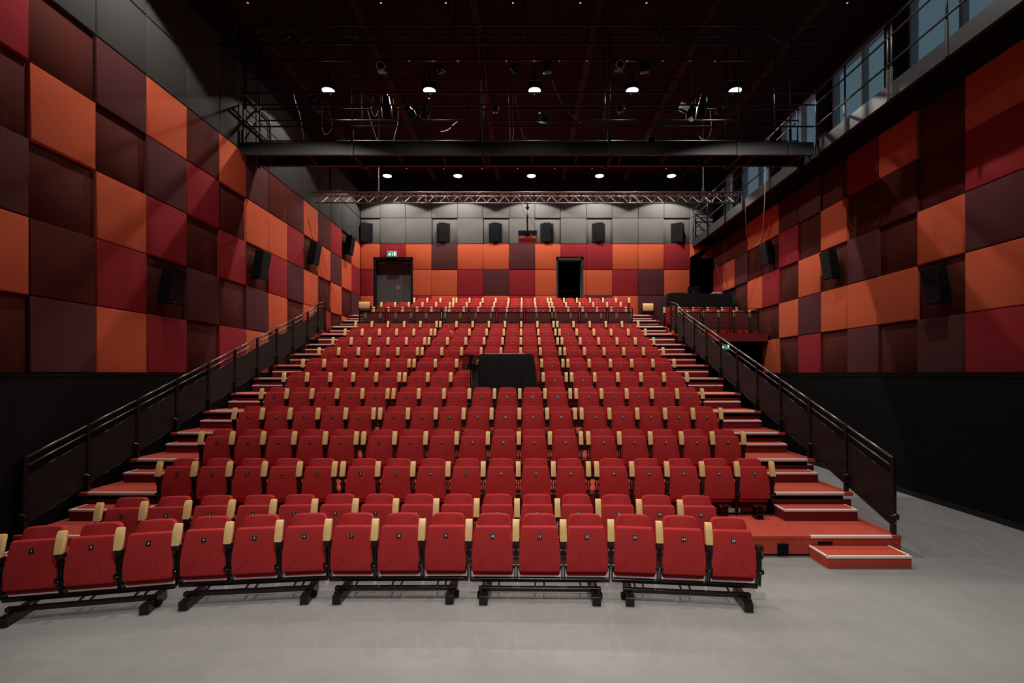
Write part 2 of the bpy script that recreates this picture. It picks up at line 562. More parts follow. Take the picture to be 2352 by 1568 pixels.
for r, codes in BACK.items():
    for c, k in enumerate(codes):
        if k == '.':
            continue
        a, b = BX[c], BX[c + 1]
        v0, v1 = ROW0 + r * PS, min(ROW0 + (r + 1) * PS, CEIL - 0.02)
        pts = [(a + .004, v0 + .004), (b - .004, v0 + .004), (b - .004, v1 - .004), (a + .004, v1 - .004)]
        for d in (DOOR, OPEN, PASS):
            if b > d[0] + 0.01 and a < d[1] - 0.01 and v0 < d[3] - 0.01:
                pts = minus(a, b, v0, v1, d)
                break
        if not pts:
            continue
        padded(k, pts, bmap, f'{CNAME[k]} padded panel, {UPW[r-1]} row of the back wall, {ORD[c+1]} from the left', 'padded panels on the back wall')

# ------------------------------------------------------------------ double door, opening, signs on the back wall
dt = thing('door_1', 'charcoal double door set deep in the back wall', 'door', (0, 0, 0))
dt['kind'] = 'structure'
yd = y1 - 0.05
x0, x1, zb, zt = DOOR
m = mb('matt')
m.box(x0, x0 + 0.09, y0 - 0.09, y1, zb, zt); m.box(x1 - 0.09, x1, y0 - 0.09, y1, zb, zt); m.box(x0, x1, y0 - 0.09, y1, zt - 0.09, zt)
m.build('door_frame', dt)
xm = (x0 + x1) / 2
for a, b in ((x0 + 0.09, xm - 0.004), (xm + 0.004, x1 - 0.09)):
    m = mb('door'); m.box(a, b, yd, yd + 0.05, zb, zt - 0.09, 0.004); lf = m.build('door_leaf', dt)
    m = mb('bronze')
    cx = a + 0.22 if a < xm - 0.5 else b - 0.22
    m.box(cx - 0.16, cx + 0.16, yd - 0.06, yd, zt - 0.22, zt - 0.14, 0.005); m.build('door_closer', lf)
m = mb('bronze'); m.box(xm + 0.06, xm + 0.26, yd - 0.01, yd, bz(663), bz(652)); m.build('door_plate', dt)
m = mb('bronze'); m.box(x0 + 0.12, x1 - 0.12, yd - 0.03, yd, zt - 0.115, zt - 0.10); m.build('closer_rail', dt)

dt = thing('door_2', 'open doorway with a dark metal frame in the back wall', 'doorway')
dt['kind'] = 'structure'
x0, x1, zb, zt = OPEN
m = mb('steel')
m.box(x0, x0 + 0.08, y0 - 0.09, y1, zb, zt); m.box(x1 - 0.08, x1, y0 - 0.09, y1, zb, zt); m.box(x0, x1, y0 - 0.09, y1, zt - 0.14, zt)
m.build('door_frame', dt)
m = mb('alu')
m.box(x0 + 0.08, x0 + 0.095, y0 + 0.1, y0 + 0.13, zb, zt - 0.14); m.box(x1 - 0.115, x1 - 0.085, y0 + 0.1, y0 + 0.13, zb, zt - 0.14); m.box(x0 + 0.08, x1 - 0.08, y0 + 0.1, y0 + 0.12, zt - 0.16, zt - 0.14)
m.build('door_stop', dt)
# things in the dark room beyond it
t = thing('flight_case', 'dark equipment case with a pale latch in the room beyond the doorway', 'case', (1.85, y1 + 0.9, LEVEL_TOP))
m = mb('steel'); m.box(-0.3, 0.25, -0.2, 0.2, 0.0, 1.05, 0.01); m.build('case_body', t)
m = mb('chrome'); m.lathe([(0, .045), (.02, .045)], (0.12, -0.22, 0.98), (0, 1, 0), 12); m.build('latch', t)
t = thing('floodlight', 'tilted floodlight leaning in the dark room beyond the doorway', 'lamp', (2.3, y1 + 0.9, LEVEL_TOP))
m = mb('steel'); m.box(-0.1, 0.1, -0.06, 0.06, 0.75, 1.3, 0.01, tf=Matrix.Rotation(R(14), 4, 'Y')); m.build('lamp_body', t)
m = mb('steel'); m.tube([(0.05, 0, 0), (0.1, 0, 0.9)], 0.02); m.build('lamp_stand', t)
o = mb('alu'); o.tube([(x0 - 0.3, y1 + 0.8, bz(659)), (x1 + 0.2, y1 + 0.8, bz(658))], 0.022)
for q in (x0 - 0.2, x1 + 0.1):
    o.tube([(q, y1 + 0.8, LEVEL_TOP - .02), (q, y1 + 0.8, bz(658.5))], 0.02)
tag(o.build('clothes_rail'), 'metal rail standing in the dark room beyond the doorway', 'rail')

def exit_sign(loc, rz, label, w=0.40, h=0.22, ceil_drop=0):
    t = thing('exit_sign', label, 'exit sign', loc, rz)
    m = mb('jamb'); m.box(-w/2 - .015, w/2 + .015, 0, 0.06, -h/2 - .015, h/2 + .02, 0.004); m.build('sign_case', t)
    m = mb('exitgreen'); m.box(-w/2 + .005, w/2 - .005, -0.004, 0, -h/2 + .005, h/2 - .005); m.build('sign_face', t)
    m = mb('exitwhite')
    q = lambda pts: m.slab([(u * h, v * h) for u, v in pts], lambda u, v, d: (u, -d, v), 0.004, 0.007)
    q([(0.42, -0.36), (0.72, -0.36), (0.72, 0.36), (0.42, 0.36)])                 # doorway
    q([(-0.02, -0.1), (0.12, -0.36), (0.2, -0.1), (0.14, -0.1), (0.14, 0.3), (0.06, 0.3), (0.06, -0.1)])   # arrow down
    q([(-0.28, 0.2), (-0.18, 0.2), (-0.16, 0.3), (-0.22, 0.36), (-0.3, 0.3)])     # head
    q([(-0.62, 0.08), (-0.3, 0.16), (-0.2, 0.1), (-0.34, -0.1), (-0.26, -0.34), (-0.36, -0.36), (-0.46, -0.12), (-0.72, -0.3), (-0.76, -0.22), (-0.5, 0.02), (-0.64, -0.02)])  # runner
    m.build('pictogram', t)
exit_sign((bx(901), YB - 0.075, bz(584)), 0, 'green running figure exit sign above the double door')

# ------------------------------------------------------------------ loudspeakers
def speaker_meshes():
    m = mb('matt')
    w, h, d = 0.20, 0.375, 0.27
    # trapezoid body in plan, front at -y, its lower edge cut back
    pts = [(-w, 0.0), (w, 0.0), (w * 0.55, d), (-w * 0.55, d)]
    m.slab(pts, lambda u, v, k: (u, v, k + (0.05 * v / d if k < 0 else 0)), -h, h, 0.012, 2)
    body = m.mesh('body', 40)
    m = mb('grille'); m.box(-w + .015, w - .015, -0.012, 0.0, -h + .02, h - .02, 0.006); gr = m.mesh('grille', 40)
    m = mb('chrome'); m.box(-0.03, 0.03, -0.016, -0.011, -h + .05, -h + .062); bd = m.mesh('badge')
    m = mb('black'); m.tube([(0, d * 0.95, 0), (0, d + 0.06, 0.01)], 0.03, 8); m.box(-0.07, 0.07, d * .6, d + .03, -h - .015, -h + .1, .005); br = m.mesh('bracket', 40)
    return body, gr, bd, br
SPK = speaker_meshes()
def speaker(loc, yaw, pitch, label, scale=1.0, group=None):
    t = thing('loudspeaker', label, 'loudspeaker', loc, 0, group)
    t.rotation_euler = (Matrix.Rotation(yaw, 3, 'Z') @ Matrix.Rotation(pitch, 3, 'X')).to_euler()
    t.scale = scale if isinstance(scale, tuple) else (scale,) * 3
    b = obj('speaker_body', SPK[0], t); g = obj('grille', SPK[1], t); obj('badge', SPK[2], g); obj('mounting_bracket', SPK[3], t)
    return t
for i, (c, r) in enumerate(((3, 2), (6, 3), (9, 4), (12, 5))):
    y = LY0 + (c - 0.5) * LP
    speaker((XL + 0.27, y - 0.14, ROW0 + (r - 0.5) * PS + 0.03), R(88), R(10), f'black loudspeaker tilted down on the left wall, {ORD[i+1]} from the stage', 1.0, 'loudspeakers on the left wall')
for i, (c, r) in enumerate(((1, 2), (4, 3), (7, 4))):
    y = RY0 + (c - 0.5) * RP
    speaker((XR - 0.27, y - 0.14, ROW0 + (r - 0.5) * PS + 0.03), R(-88), R(10), f'black loudspeaker tilted down on the right wall, {ORD[i+1]} from the stage', 1.0, 'loudspeakers on the right wall')
for i, (px, yaw) in enumerate(((840, 32), (1018, 12), (1138, 4), (1256, -6), (1375, -10), (1557, -30))):
    cx = bx(px)
    m = mb('matt'); m.box(cx - 0.29, cx + 0.29, YB + WT - 0.055, YB + WT - 0.02, bz(555), bz(512.5)); nb = m.build('speaker_recess')
    nb['kind'] = 'structure'; tag(nb, f'dark recess behind the {ORD[i+1]} loudspeaker on the back wall', 'recess')
    speaker((cx, YB - 0.13, bz(535)), R(yaw), R(9), f'black loudspeaker high on the grey back wall, {ORD[i+1]} from the left corner', (.86, .8, 1.1), 'loudspeakers on the back wall')

# ------------------------------------------------------------------ the seating stand
D, RISE = 1.028, 0.3555
ZK = {k: 0.289 + (k - 1) * RISE for k in range(1, 11)}
ZK.update({11: 3.905, 12: 4.255, 13: 4.58, 14: 4.905})
YK = {k: 6.92 + (k - 1) * D for k in range(1, 15)}
YK[15] = YB
CX = -0.92                                      # centre line of the stand
SX0, SX1 = -7.09, 5.24
A0, A1 = 4.90, 6.02                             # aisle, measured from the centre line
def tier(k):
    y, z, yn = YK[k], ZK[k], YK[k + 1]
    nx1 = SX1
    t = thing('seating_tier', f'{ORD[k]} red carpeted tier of the seating stand counted up from the floor', 'seating tier', (0, y, 0), 0, 'carpeted tiers of the seating stand')
    d = yn - y
    m = mb('wallblack'); SM = 4.902
    nt = 0.17 if k > 1 else 0.0
    de = d if k == 14 else d + 0.02
    m.box(SX0 + .01, nx1 - 0.03, 0.20, de, 0.012, z - 0.05); m.build('base', t)
    m = mb('carpet')
    if k == 1:
        m.box(SX0, nx1, 0.0, de, z - 0.055, z, 0.006)
    else:
        m.slab([(SX0, 0), (CX - SM, 0), (CX - SM, nt), (CX + SM, nt), (CX + SM, 0), (nx1, 0), (nx1, de), (CX + SM, de), (CX + SM, de - .0), (SX0, de)], lambda u, v, q: (u, v, q), z - 0.055, z, 0.006, 1)
    m.build('deck', t)
    zl = ZK[k - 1] if k > 1 else 0.035
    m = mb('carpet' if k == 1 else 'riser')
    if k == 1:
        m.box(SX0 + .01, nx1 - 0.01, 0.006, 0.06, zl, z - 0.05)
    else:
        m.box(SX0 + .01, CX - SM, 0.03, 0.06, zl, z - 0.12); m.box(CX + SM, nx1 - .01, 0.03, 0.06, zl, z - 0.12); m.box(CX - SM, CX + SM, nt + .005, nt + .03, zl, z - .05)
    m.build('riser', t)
    for sgn in (-1, 1):
        xa, xb = sorted((CX + sgn * A0, CX + sgn * A1))
        m = mb('nosing'); m.box(xa, xb, -0.012, 0.035, z - 0.032, z + 0.004, 0.003); m.build('nosing', t)
        if k < 14:
            # half step up to the next tier; darker sides imitate shade on one carpet
            h = (ZK[k + 1] - z) * 0.48
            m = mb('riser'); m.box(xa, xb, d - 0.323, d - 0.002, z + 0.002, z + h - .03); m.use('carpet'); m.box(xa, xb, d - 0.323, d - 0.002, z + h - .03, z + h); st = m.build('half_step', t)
            m = mb('nosing'); ya = d - 0.323
            m.box(xa - .004, xb + .004, ya - 0.010, ya + 0.03, z + h - 0.028, z + h + 0.004, 0.003)
            m.box(xa - .006, xa + 0.022, ya, d - .01, z + h - 0.02, z + h + 0.004, 0.003)
            m.box(xb - .022, xb + 0.006, ya, d - .01, z + h - 0.02, z + h + 0.004, 0.003)
            m.build('nosing', st)
    return t
for k in range(1, 15):
    tier(k)
# loose steps on the floor at both aisles
for sgn, lab in ((1, 'red carpeted floor step with pale edges at the right aisle'), (-1, 'red carpeted floor step with pale edges at the left aisle')):
    xa, xb = sorted((CX + sgn * (A0 - 0.03), CX + sgn * (A1 - 0.05)))
    t = thing('aisle_step', lab, 'step', ((xa + xb) / 2, 6.50, 0))
    w = (xb - xa) / 2
    m = mb('carpet'); m.box(-w, w, 0, 0.41, 0, 0.16, 0.004); m.build('step_body', t)
    m = mb('nosing'); m.box(-w - .004, w + .004, -.01, .03, .132, .164, .003); m.box(-w - .006, -w + .022, 0, .41, .14, .164, .003); m.box(w - .022, w + .006, 0, .41, .14, .164, .003); m.build('nosing', t)
# fittings on the front of the first tier
def fx(px, y): return (px - VX) * y / F
def fz(py, y): return EYE + (VY - py) * y / F
Y = 6.92
t = thing('socket_cover', 'square black cover plate on the front of the first tier', 'cover plate', (fx(1798, Y), Y, fz(1259.5, Y)))
m = mb('matt'); m.box(-.075, .075, -.018, .004, -.078, .078, .006); m.build('plate', t)
m = mb('steel'); m.box(-.07, .07, -.024, -.010, .066, .08, .003); m.build('hinge', t)
t = thing('socket_box', 'small open black socket box above the floor step', 'socket', (fx(1895, Y), Y, fz(1249, Y)))
m = mb('matt'); m.box(-.10, .10, -.012, .004, -.034, .034, .004); m.build('plate', t)
m = mb('plate'); m.box(-.075, .075, -.020, -.010, -.024, .012, .004); m.build('socket', t)
Y = YK[2]
t = thing('rating_plate', 'silver rating plate marked CE under the end seats', 'plate', (fx(1686, Y), Y + 0.02, fz(1172, Y)))
m = mb('silver'); m.box(-.10, .10, -.012, 0, -.035, .035); m.build('plate', t)
m = mb('plate')
vs, fs = text_geo('CE', 0.06, 0.001)
bv = [m.bm.verts.new((v.x + .05, -.014, v.y - .005)) for v in vs]
for f in fs: m._face([bv[i] for i in f])
m.build('lettering', t)

# ------------------------------------------------------------------ theatre seats
PW = 0.5555
def tilt(zref, ang):
    return Matrix.Translation((0, 0, zref)) @ Matrix.Rotation(R(ang), 4, 'X') @ Matrix.Translation((0, 0, -zref))
def sym(half):
    return [(x, z) for x, z in half] + [(-x, z) for x, z in half[::-1]]
def seat_pan_mesh():
    m = mb('red')
    half = [(.222, .262), (.236, .268), (.2415, .285), (.243, .36), (.243, .44), (.240, .50), (.232, .555), (.222, .61), (.2155, .66), (.209, .72), (.205, .748), (.199, .760), (.188, .765)]
    T = tilt(.5, -5)
    m.slab(sym(half), lambda u, v, d: T @ Vector((u, 0.062 - d, v)), 0.0, 0.062, 0.020, 4)
    # the cushion behind the shell, its rim showing below
    m.slab(sym([(.21, .205), (.226, .215), (.232, .24), (.226, .6), (.2, .72)]), lambda u, v, d: T @ Vector((u, 0.135 - d, v)), 0.0, 0.075, 0.012, 2)
    # piping: two curves on the shell
    for s in (-1, 1):
        path = []
        for i in range(9):
            a = i / 8
            path.append(T @ Vector((s * (.085 + .125 * a ** 2.2), -0.0005, .47 - .185 * a ** .85)))
        m.tube(path, 0.0016, 5, False)
        m.tube([T @ Vector((s * (.085 - .004 * i), 0.0004, .47 + .05 * i)) for i in range(4)], 0.0010, 4, False)
    for v in m.bm.verts:                     # the shell bows: its upper part leans back, its foot tucks under
        k = v.co.z - .42
        v.co.y += .28 * k * k if k > 0 else .30 * k * k
    return m.mesh('seat_pan', 40)
def backrest_mesh():
    m = mb('red')
    half = [(.16, .385), (.20, .40), (.207, .47), (.207, .62), (.203, .72), (.196, .79), (.187, .832), (.172, .858), (.148, .872), (.09, .878), (.0001, .88)]
    T = Matrix.Translation((0, .125, 0)) @ tilt(.45, -11)
    m.slab(sym(half)[:], lambda u, v, d: T @ Vector((u, 0.075 - d, v)), 0.0, 0.075, 0.022, 4)
    for s in (-1, 1):
        m.tube([T @ Vector((s * (.168 - .085 * i / 4), -.0005, .845 - .125 * i / 4)) for i in range(5)], 0.002, 5, False)
    return m.mesh('backrest', 40)
def armrest_mesh():
    m = mb('wood')
    prof = [(-.036, .622), (.022, .622), (.036, .69), (.054, .76), (.068, .815), (.068, .838), (.054, .849), (.036, .845), (.016, .822), (-.004, .77), (-.023, .695)]
    m.slab(prof, lambda u, v, d: (d, u, v), -.038, .038, 0.006, 2)
    return m.mesh('armrest', 30)
def side_frame_mesh(zbot):
    m = mb('black')
    m.box(-.034, .034, -.026, .05, .563, .621, .004)                     # arm socket
    for s in (-1, 1):
        xa, xb = sorted((s * .008, s * .020))
        m.slab([(.0, .57), (.035, .57), (.06, .45), (.075, .32), (.10, .20), (.10, zbot), (.02, zbot), (.012, .20), (-.006, .32), (-.012, .45)], lambda u, v, d: (d, u, v), xa, xb)
        m.lathe([(0, .026), (.022, .026)], (s * .012, .01, .50), (s, 0, 0), 12)
        m.lathe([(0, .030), (.030, .030)], (s * .010, .0, .335), (s, 0, 0), 12)
    m.use('chrome')
    m.lathe([(0, .007), (.012, .007)], (0, -.020, .335), (0, -1, 0), 8)
    return m.mesh('side_frame', 40)
def plate_mesh(n):
    m = mb('rim'); m.box(-.027, .027, -.003, .002, -.027, .027)
    m.use('plate'); m.box(-.0245, .0245, -.0042, -.0031, -.0245, .0245)
    m.use('white')
    vs, fs = text_geo(str(n), 0.036, 0.0012)
    bv = [m.bm.verts.new((v.x, -.0050, v.y)) for v in vs]
    for f in fs:
        m._face([bv[i] for i in f])
    for s in (-1, 1):
        m.box(s * .0205 - .0012, s * .0205 + .0012, -.0052, -.0043, -.0012, .0012)
    me = m.mesh('number_plate', recalc=False)
    return me
ME = {'pan': seat_pan_mesh(), 'back': backrest_mesh(), 'arm': armrest_mesh(), 'frame0': side_frame_mesh(0.16), 'frame1': side_frame_mesh(0.0)}
PLATES = {n: plate_mesh(n) for n in range(1, 18)}
T5 = tilt(.5, -5)
PLATE_POS = T5 @ Vector((0, -.001, .658)) + Vector((0, .28 * (.658 - .42) ** 2, 0))
def make_seat(floor_row, right_arm=None):
    """A seat with its parts at the origin; the arm on the viewer's left, on the right too at the end of a block."""
    t = thing('theatre_seat', 'seat', 'theatre seat')
    p = obj('seat_pan', ME['pan'], t)
    n = obj('number_plate', PLATES[1], p); n.location = PLATE_POS; n.rotation_euler = (R(-5 - 7.6), 0, 0)
    obj('backrest', ME['back'], t)
    fr = ME['frame0' if floor_row else 'frame1']
    w = (0.54 if floor_row else PW) / 2
    obj('side_frame', fr, t, (-w, 0, 0))
    obj('armrest', ME['arm'], t, (-w, 0, 0))
    if right_arm is not None:
        obj('side_frame', fr, t, (w, 0, 0))
        if right_arm:
            obj('armrest', ME['arm'], t, (w, 0, 0))
    return t
PROTO = {'floor': make_seat(True), 'floor_end': make_seat(True, False), 'tier': make_seat(False), 'tier_end': make_seat(False, True)}
used = set()
def place_seat(kind, number, loc, rz, label, group, arm=True, plate=True):
    if kind in used:
        o = copy_tree(PROTO[kind])
    else:
        used.add(kind); o = PROTO[kind]
    o.location = loc
    o.rotation_euler = (0, 0, rz)
    o['label'] = label
    o['group'] = group
    for c in o.children_recursive:
        if c.name.startswith('number_plate'):
            c.data = PLATES[number]
    return o

FLOORROWS = [
    ('front floor row', [(-4.647, 5.345, 12.5), (-3.054, 5.645, 6.8), (-1.438, 5.722, .4), (.181, 5.695, -1.0), (1.80, 5.605, -6.2)]),
    ('second floor row', [(-4.694, 6.53, 6.0), (-3.06, 6.63, 2.6), (-1.44, 6.655, 0), (.18, 6.65, -.4), (1.80, 6.60, -2.4)]),
]
def base_frame(loc, rz, label):
    t = thing('seat_base_frame', label, 'seat base', loc, rz, 'black base frames under the floor seats')
    m = mb('black'); m.box(-.80, .80, .02, .075, .150, .190, .003); m.build('seat_rail', t)
    m = mb('black'); m.box(-.685, .685, -.115, -.055, .098, .142, .003)
    m.build('cross_beam', t)
    for xs in (-.55, -.46, -.05, .05, .46, .55):
        m = mb('black'); m.slab([(-.11, .14), (-.075, .14), (.03, .155), (.03, .165), (-.05, .165)], lambda u, v, d: (d, u, v), xs - .008, xs + .008); m.build('strut', t)
    for s in (-1, 1):
        m = mb('black'); m.box(s * .62 - .046, s * .62 + .046, -.245, .17, 0.004, .098, .004); ft = m.build('foot', t)
        m = mb('chrome')
        for u in (-.03, .03):
            m.lathe([(0, .008), (.008, .008)], (s * .62 + u, -.125, .098), (0, 0, 1), 8)
        m.build('bolt', ft)
        m = mb('matt'); m.box(s * .685 - .018, s * .685 + .018, -.10, -.03, .02, .07, .004); m.build('caster', ft)
for ri, (rname, mods) in enumerate(FLOORROWS):
    n = 1
    for mi, (cx, cy, a) in enumerate(mods):
        a = R(a)
        for j in (-1, 0, 1):
            x = cx + math.cos(a) * .54 * j
            y = cy + math.sin(a) * .54 * j
            place_seat('floor_end' if n == 15 else 'floor', n, (x, y, 0.012), a, f'red folded theatre seat with number plate {n} in the {rname}', f'seats of the {rname}')
            n += 1
        base_frame((cx, cy, 0), a, f'black base frame under seats {n-3} to {n-1} of the {rname}')

def seat_x(n, p=PW):
    off = (n - 9) * p
    if n <= 5: off -= .13
    if n >= 13: off += .13
    return CX + off
ROWY = lambda r: 7.89 + (r - 3) * D
def tier_name(r):
    return f'{ORD[r-2]} row of the stand'
for r in range(3, 17):
    z = ZK[r - 2]
    y = ROWY(r)
    nums = list(range(1, 18)) if r < 16 else list(range(3, 19))
    if r == 7:
        nums = [n for n in nums if n not in (9, 10, 11)]
    for n in nums:
        end = n in (5, 12) or n == nums[-1]
        shown = min(n, 17) if r < 16 else n - 2
        o = place_seat('tier_end' if end else 'tier', shown, (seat_x(n), y, z + .004), 0,
                   f'red folded theatre seat with number plate {shown} in the {tier_name(r)}', f'seats in the {tier_name(r)}')
        if r == 11 and n == 7:
            for c in o.children:
                if c.name.startswith('armrest'):
                    c.rotation_euler = (R(68), 0, 0)
                    c.location = (-PW / 2, -.02 + .62 * math.sin(R(68)) , .60 - .62 * math.cos(R(68)))
# side box seats
for i in range(4):
    place_seat('tier_end' if i == 3 else 'tier', i + 1, (6.08 + i * .55, 17.68, ZK[11] + .004), 0, f'red theatre seat behind the dark guard of the side box, {ORD[i+1]} from the aisle', 'front seats of the side box')
for i in range(5):
    place_seat('tier_end' if i == 4 else 'tier', i + 1, (5.62 + i * .55, 18.95, 4.20 + .004), 0, f'red theatre seat in the rear row of the side box, {ORD[i+1]} from the aisle', 'rear seats of the side box')

# support feet under the end of the first tribune row
for i, px in enumerate((1662, 1742)):
    xx = fx(px, 7.75)
    t = thing('seat_support_foot', f'black bolted support foot under the {"inner" if i == 0 else "outer"} end seats of the stand', 'support', (xx, 7.75, ZK[1]), 0, 'support feet of the lowest stand row')
    m = mb('black'); m.box(-.06, .06, -.07, .09, 0.001, .012, .002); m.build('foot_plate', t)
    m = mb('black'); m.box(-.055, -.04, -.05, .08, .012, .20, .003); m.box(.04, .055, -.05, .08, .012, .20, .003)
    m.box(-.055, .055, -.04, .06, .06, .085); m.box(-.055, .055, -.05, .06, .13, .15); m.box(-.09, .09, -.06, .06, .185, .21, .003); m.build('bracket', t)
    m = mb('chrome')
    for p in ((-.07, -.05, .2), (.07, -.06, .2)):
        m.lathe([(0, .009), (.015, .009)], p, (0, -1, 0), 8)
    m.build('bolt', t)

# ------------------------------------------------------------------ rails beside the aisles
def rail_run(X, side):
    st = [(YK[k] + .13, ZK[k]) for k in range(1, 11)] + [(17.12, ZK[11] - .02), (17.72, ZK[11] + .10)]
    inw = -1 if X > 0 else 1
    for i in range(len(st)):
        y, z = st[i]
        last = i == len(st) - 1
        t = thing('handrail_section', f'black handrail section with dark infill panel on the {side} aisle, {ORD[i+1]} up from the floor', 'handrail', (X, y, 0), 0, f'handrail sections of the {side} aisle')
        m = mb('black'); m.slab([(-.035, z + .002), (.035, z + .002), (.035, z + 1.03), (.02, z + 1.07), (-.02, z + 1.07), (-.035, z + 1.03)], lambda u, v, d: (d, u, v), -.022, .022); po = m.build('post', t)
        m = mb('black'); m.box(min(0, inw * .06), max(0, inw * .06), -.07, -.03, z + .002, z + .26, .004); m.box(-.03, .03, -.09, -.03, z + .20, z + .28, .01); m.build('clamp', po)
        m = mb('chrome'); m.lathe([(0, .012), (.01, .012)], (inw * .03, -.075, z + .16), (0, -1, 0), 8); m.build('bolt', po)
        if last:
            continue
        y2, z2 = st[i + 1]
        dy, dz = y2 - y, z2 - z
        m = mb('railtube'); m.tube([(0, 0, z + 1.055), (0, dy, z2 + 1.055)], .019, 8); m.build('top_rail', t)
        m = mb('railtube'); m.tube([(0, 0, z + .93), (0, dy, z2 + .93)], .014, 8); m.build('middle_rail', t)
        m = mb('railpanel'); m.slab([(.04, z + .11), (dy - .04, z2 + .11 - .02), (dy - .04, z2 + .80), (.04, z + .80)], lambda u, v, d: (d, u, v), -.006, .006)
        m.use('black'); m.tube([(0, .03, z + .80), (0, dy - .03, z2 + .80)], .010, 6); m.tube([(0, .03, z + .11), (0, dy - .03, z2 + .09)], .010, 6)
        m.build('infill_panel', t)
rail_run(5.215, 'right')
rail_run(-7.05, 'left')

# ------------------------------------------------------------------ guards of the upper block and of the side box
def guard(name_label, xs, y, zb, ztop, zbar, grp):
    for i in range(len(xs) - 1):
        a, b = xs[i] + .025, xs[i + 1] - .025
        t = thing('guard_panel', name_label.format(ORD[i + 1]), 'guard', (a, y, zb), 0, grp)
        w = b - a
        for x in (0, w):
            m = mb('black'); m.box(x - .014, x + .014, -.02, .02, 0.002, ztop - zb); m.build('post', t)
        m = mb('black'); m.box(0, w, -.016, .016, ztop - zb - .024, ztop - zb); m.build('top_rail', t)
        m = mb('black'); m.box(.014, w - .014, -.022, .022, zbar - zb - .03, zbar - zb); m.build('middle_rail', t)
        m = mb('screen'); m.box(.014, w - .014, -.003, .003, .12, zbar - zb - .03); m.build('infill_panel', t)
gx = [(824 - VX) * 17.3 / F + i * .9565 for i in range(11)]
gx[-1] = (1454 - VX) * 17.3 / F
guard('dark tinted guard panel in front of the upper seats, {} from the left aisle', gx, 17.30, ZK[11], fz(707, 17.3), fz(716, 17.3), 'guard panels before the upper seats')
bxs = [5.30, (1611.5 - VX) * 17.05 / F, (1677.5 - VX) * 17.05 / F, (1744 - VX) * 17.05 / F]
guard('dark mesh guard panel of the side box, {} from the aisle', bxs, 17.05, ZK[11], fz(707, 17.05), fz(715.5, 17.05), 'guard panels of the side box')
# side box floor
t = thing('side_box_floor', 'red edged floor slab of the side box against the right wall', 'balcony floor')
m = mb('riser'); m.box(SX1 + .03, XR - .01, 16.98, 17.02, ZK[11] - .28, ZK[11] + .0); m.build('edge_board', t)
m = mb('carpet'); m.box(SX1 + .03, XR - .01, 17.02, 18.3, ZK[11] - .08, ZK[11]); m.box(SX1 + .03, XR - .01, 18.3, 19.4, ZK[11], 4.20); m.box(SX1 + .03, XR - .01, 19.4, YB, ZK[11], 4.27); m.build('deck', t)
m = mb('wallblack'); m.box(SX1 + .03, XR - .01, 17.02, YB, ZK[11] - .28, ZK[11] - .081); m.build('underside', t)
exit_sign((fx(1666, 18.2), 18.2, fz(796.5, 18.2)), 0, 'small green exit sign in the dark passage under the side box', 0.27, 0.19)
m = mb('matt'); m.tube([(fx(1666, 18.2), 18.23, fz(788, 18.2)), (fx(1666, 18.2), 18.23, ZK[11] - .28)], .012); tag(m.build('sign_hanger'), 'thin black hanger holding the exit sign under the side box', 'hanger')

# ------------------------------------------------------------------ draped mixing table among the seats
def drape(x0, x1, y0, y1, z0, z1, label, name='draped_table', flare=.07, amp=.040):
    t = thing(name, label, 'draped table', ((x0 + x1) / 2, (y0 + y1) / 2, z0))
    w, d, h = (x1 - x0) / 2, (y1 - y0) / 2, z1 - z0
    m = MB().use('cloth')
    bm = m.bm
    N = 120
    per = []
    L = [(-w, -d), (w, -d), (w, d), (-w, d)]
    tot = 4 * (w + d)
    for i in range(N):
        s = tot * i / N
        for j in range(4):
            a, b = Vector(L[j]), Vector(L[(j + 1) % 4])
            l = (b - a).length
            if s <= l:
                p = a + (b - a) * (s / l); nrm = Vector((b - a).orthogonal()).normalized() * -1
                break
            s -= l
        per.append((p, Vector((p.x / w if abs(p.x) > w - .05 else 0, p.y / d if abs(p.y) > d - .05 else 0))))
    rings = []
    levels = 12
    rnd = [random.uniform(.5, 1.3) for _ in range(N)]
    for l in range(levels + 1):
        f = l / levels
        ring = []
        for i, (p, nn) in enumerate(per):
            fold = math.sin(i * 2 * PI / 9.5 + 1.3 * math.sin(i * .21)) * amp * f * rnd[i // 6 * 6] + math.sin(i * .62 + f * 3) * amp * .5 * f
            corner = abs(p.x) > w - .12 and abs(p.y) > d - .12
            out = flare * f ** .7 * (1.5 if corner else 1) + fold
            round_ = -.02 * (1 - min(1, f * 5)) ** 2
            q = p + nn * (out + round_)
            ring.append(bm.verts.new((q.x, q.y, h * (1 - f) - .006 * (1 - (1 - min(1, f * 6)) ** 2) + (.004 if l == levels else 0))))
        rings.append(ring)
    for a, b in zip(rings, rings[1:]):
        for i in range(N):
            m._face([a[i], a[(i + 1) % N], b[(i + 1) % N], b[i]])
    m._face(rings[0])
    m.build('cloth', t, smooth=60)
    return t
tz = ZK[5]
DY = 11.62
dx0, dx1 = fx(1101, DY), fx(1226, DY)
t = drape(dx0, dx1, DY, DY + .36, tz + .01, fz(813, DY), 'tall table under a black cloth among the middle seats')
m = mb('silver'); m.box(-.5, .42, -.15, .15, fz(813, DY) - tz - .02, fz(813, DY) - tz + .012, .004); m.build('glass_top', t)
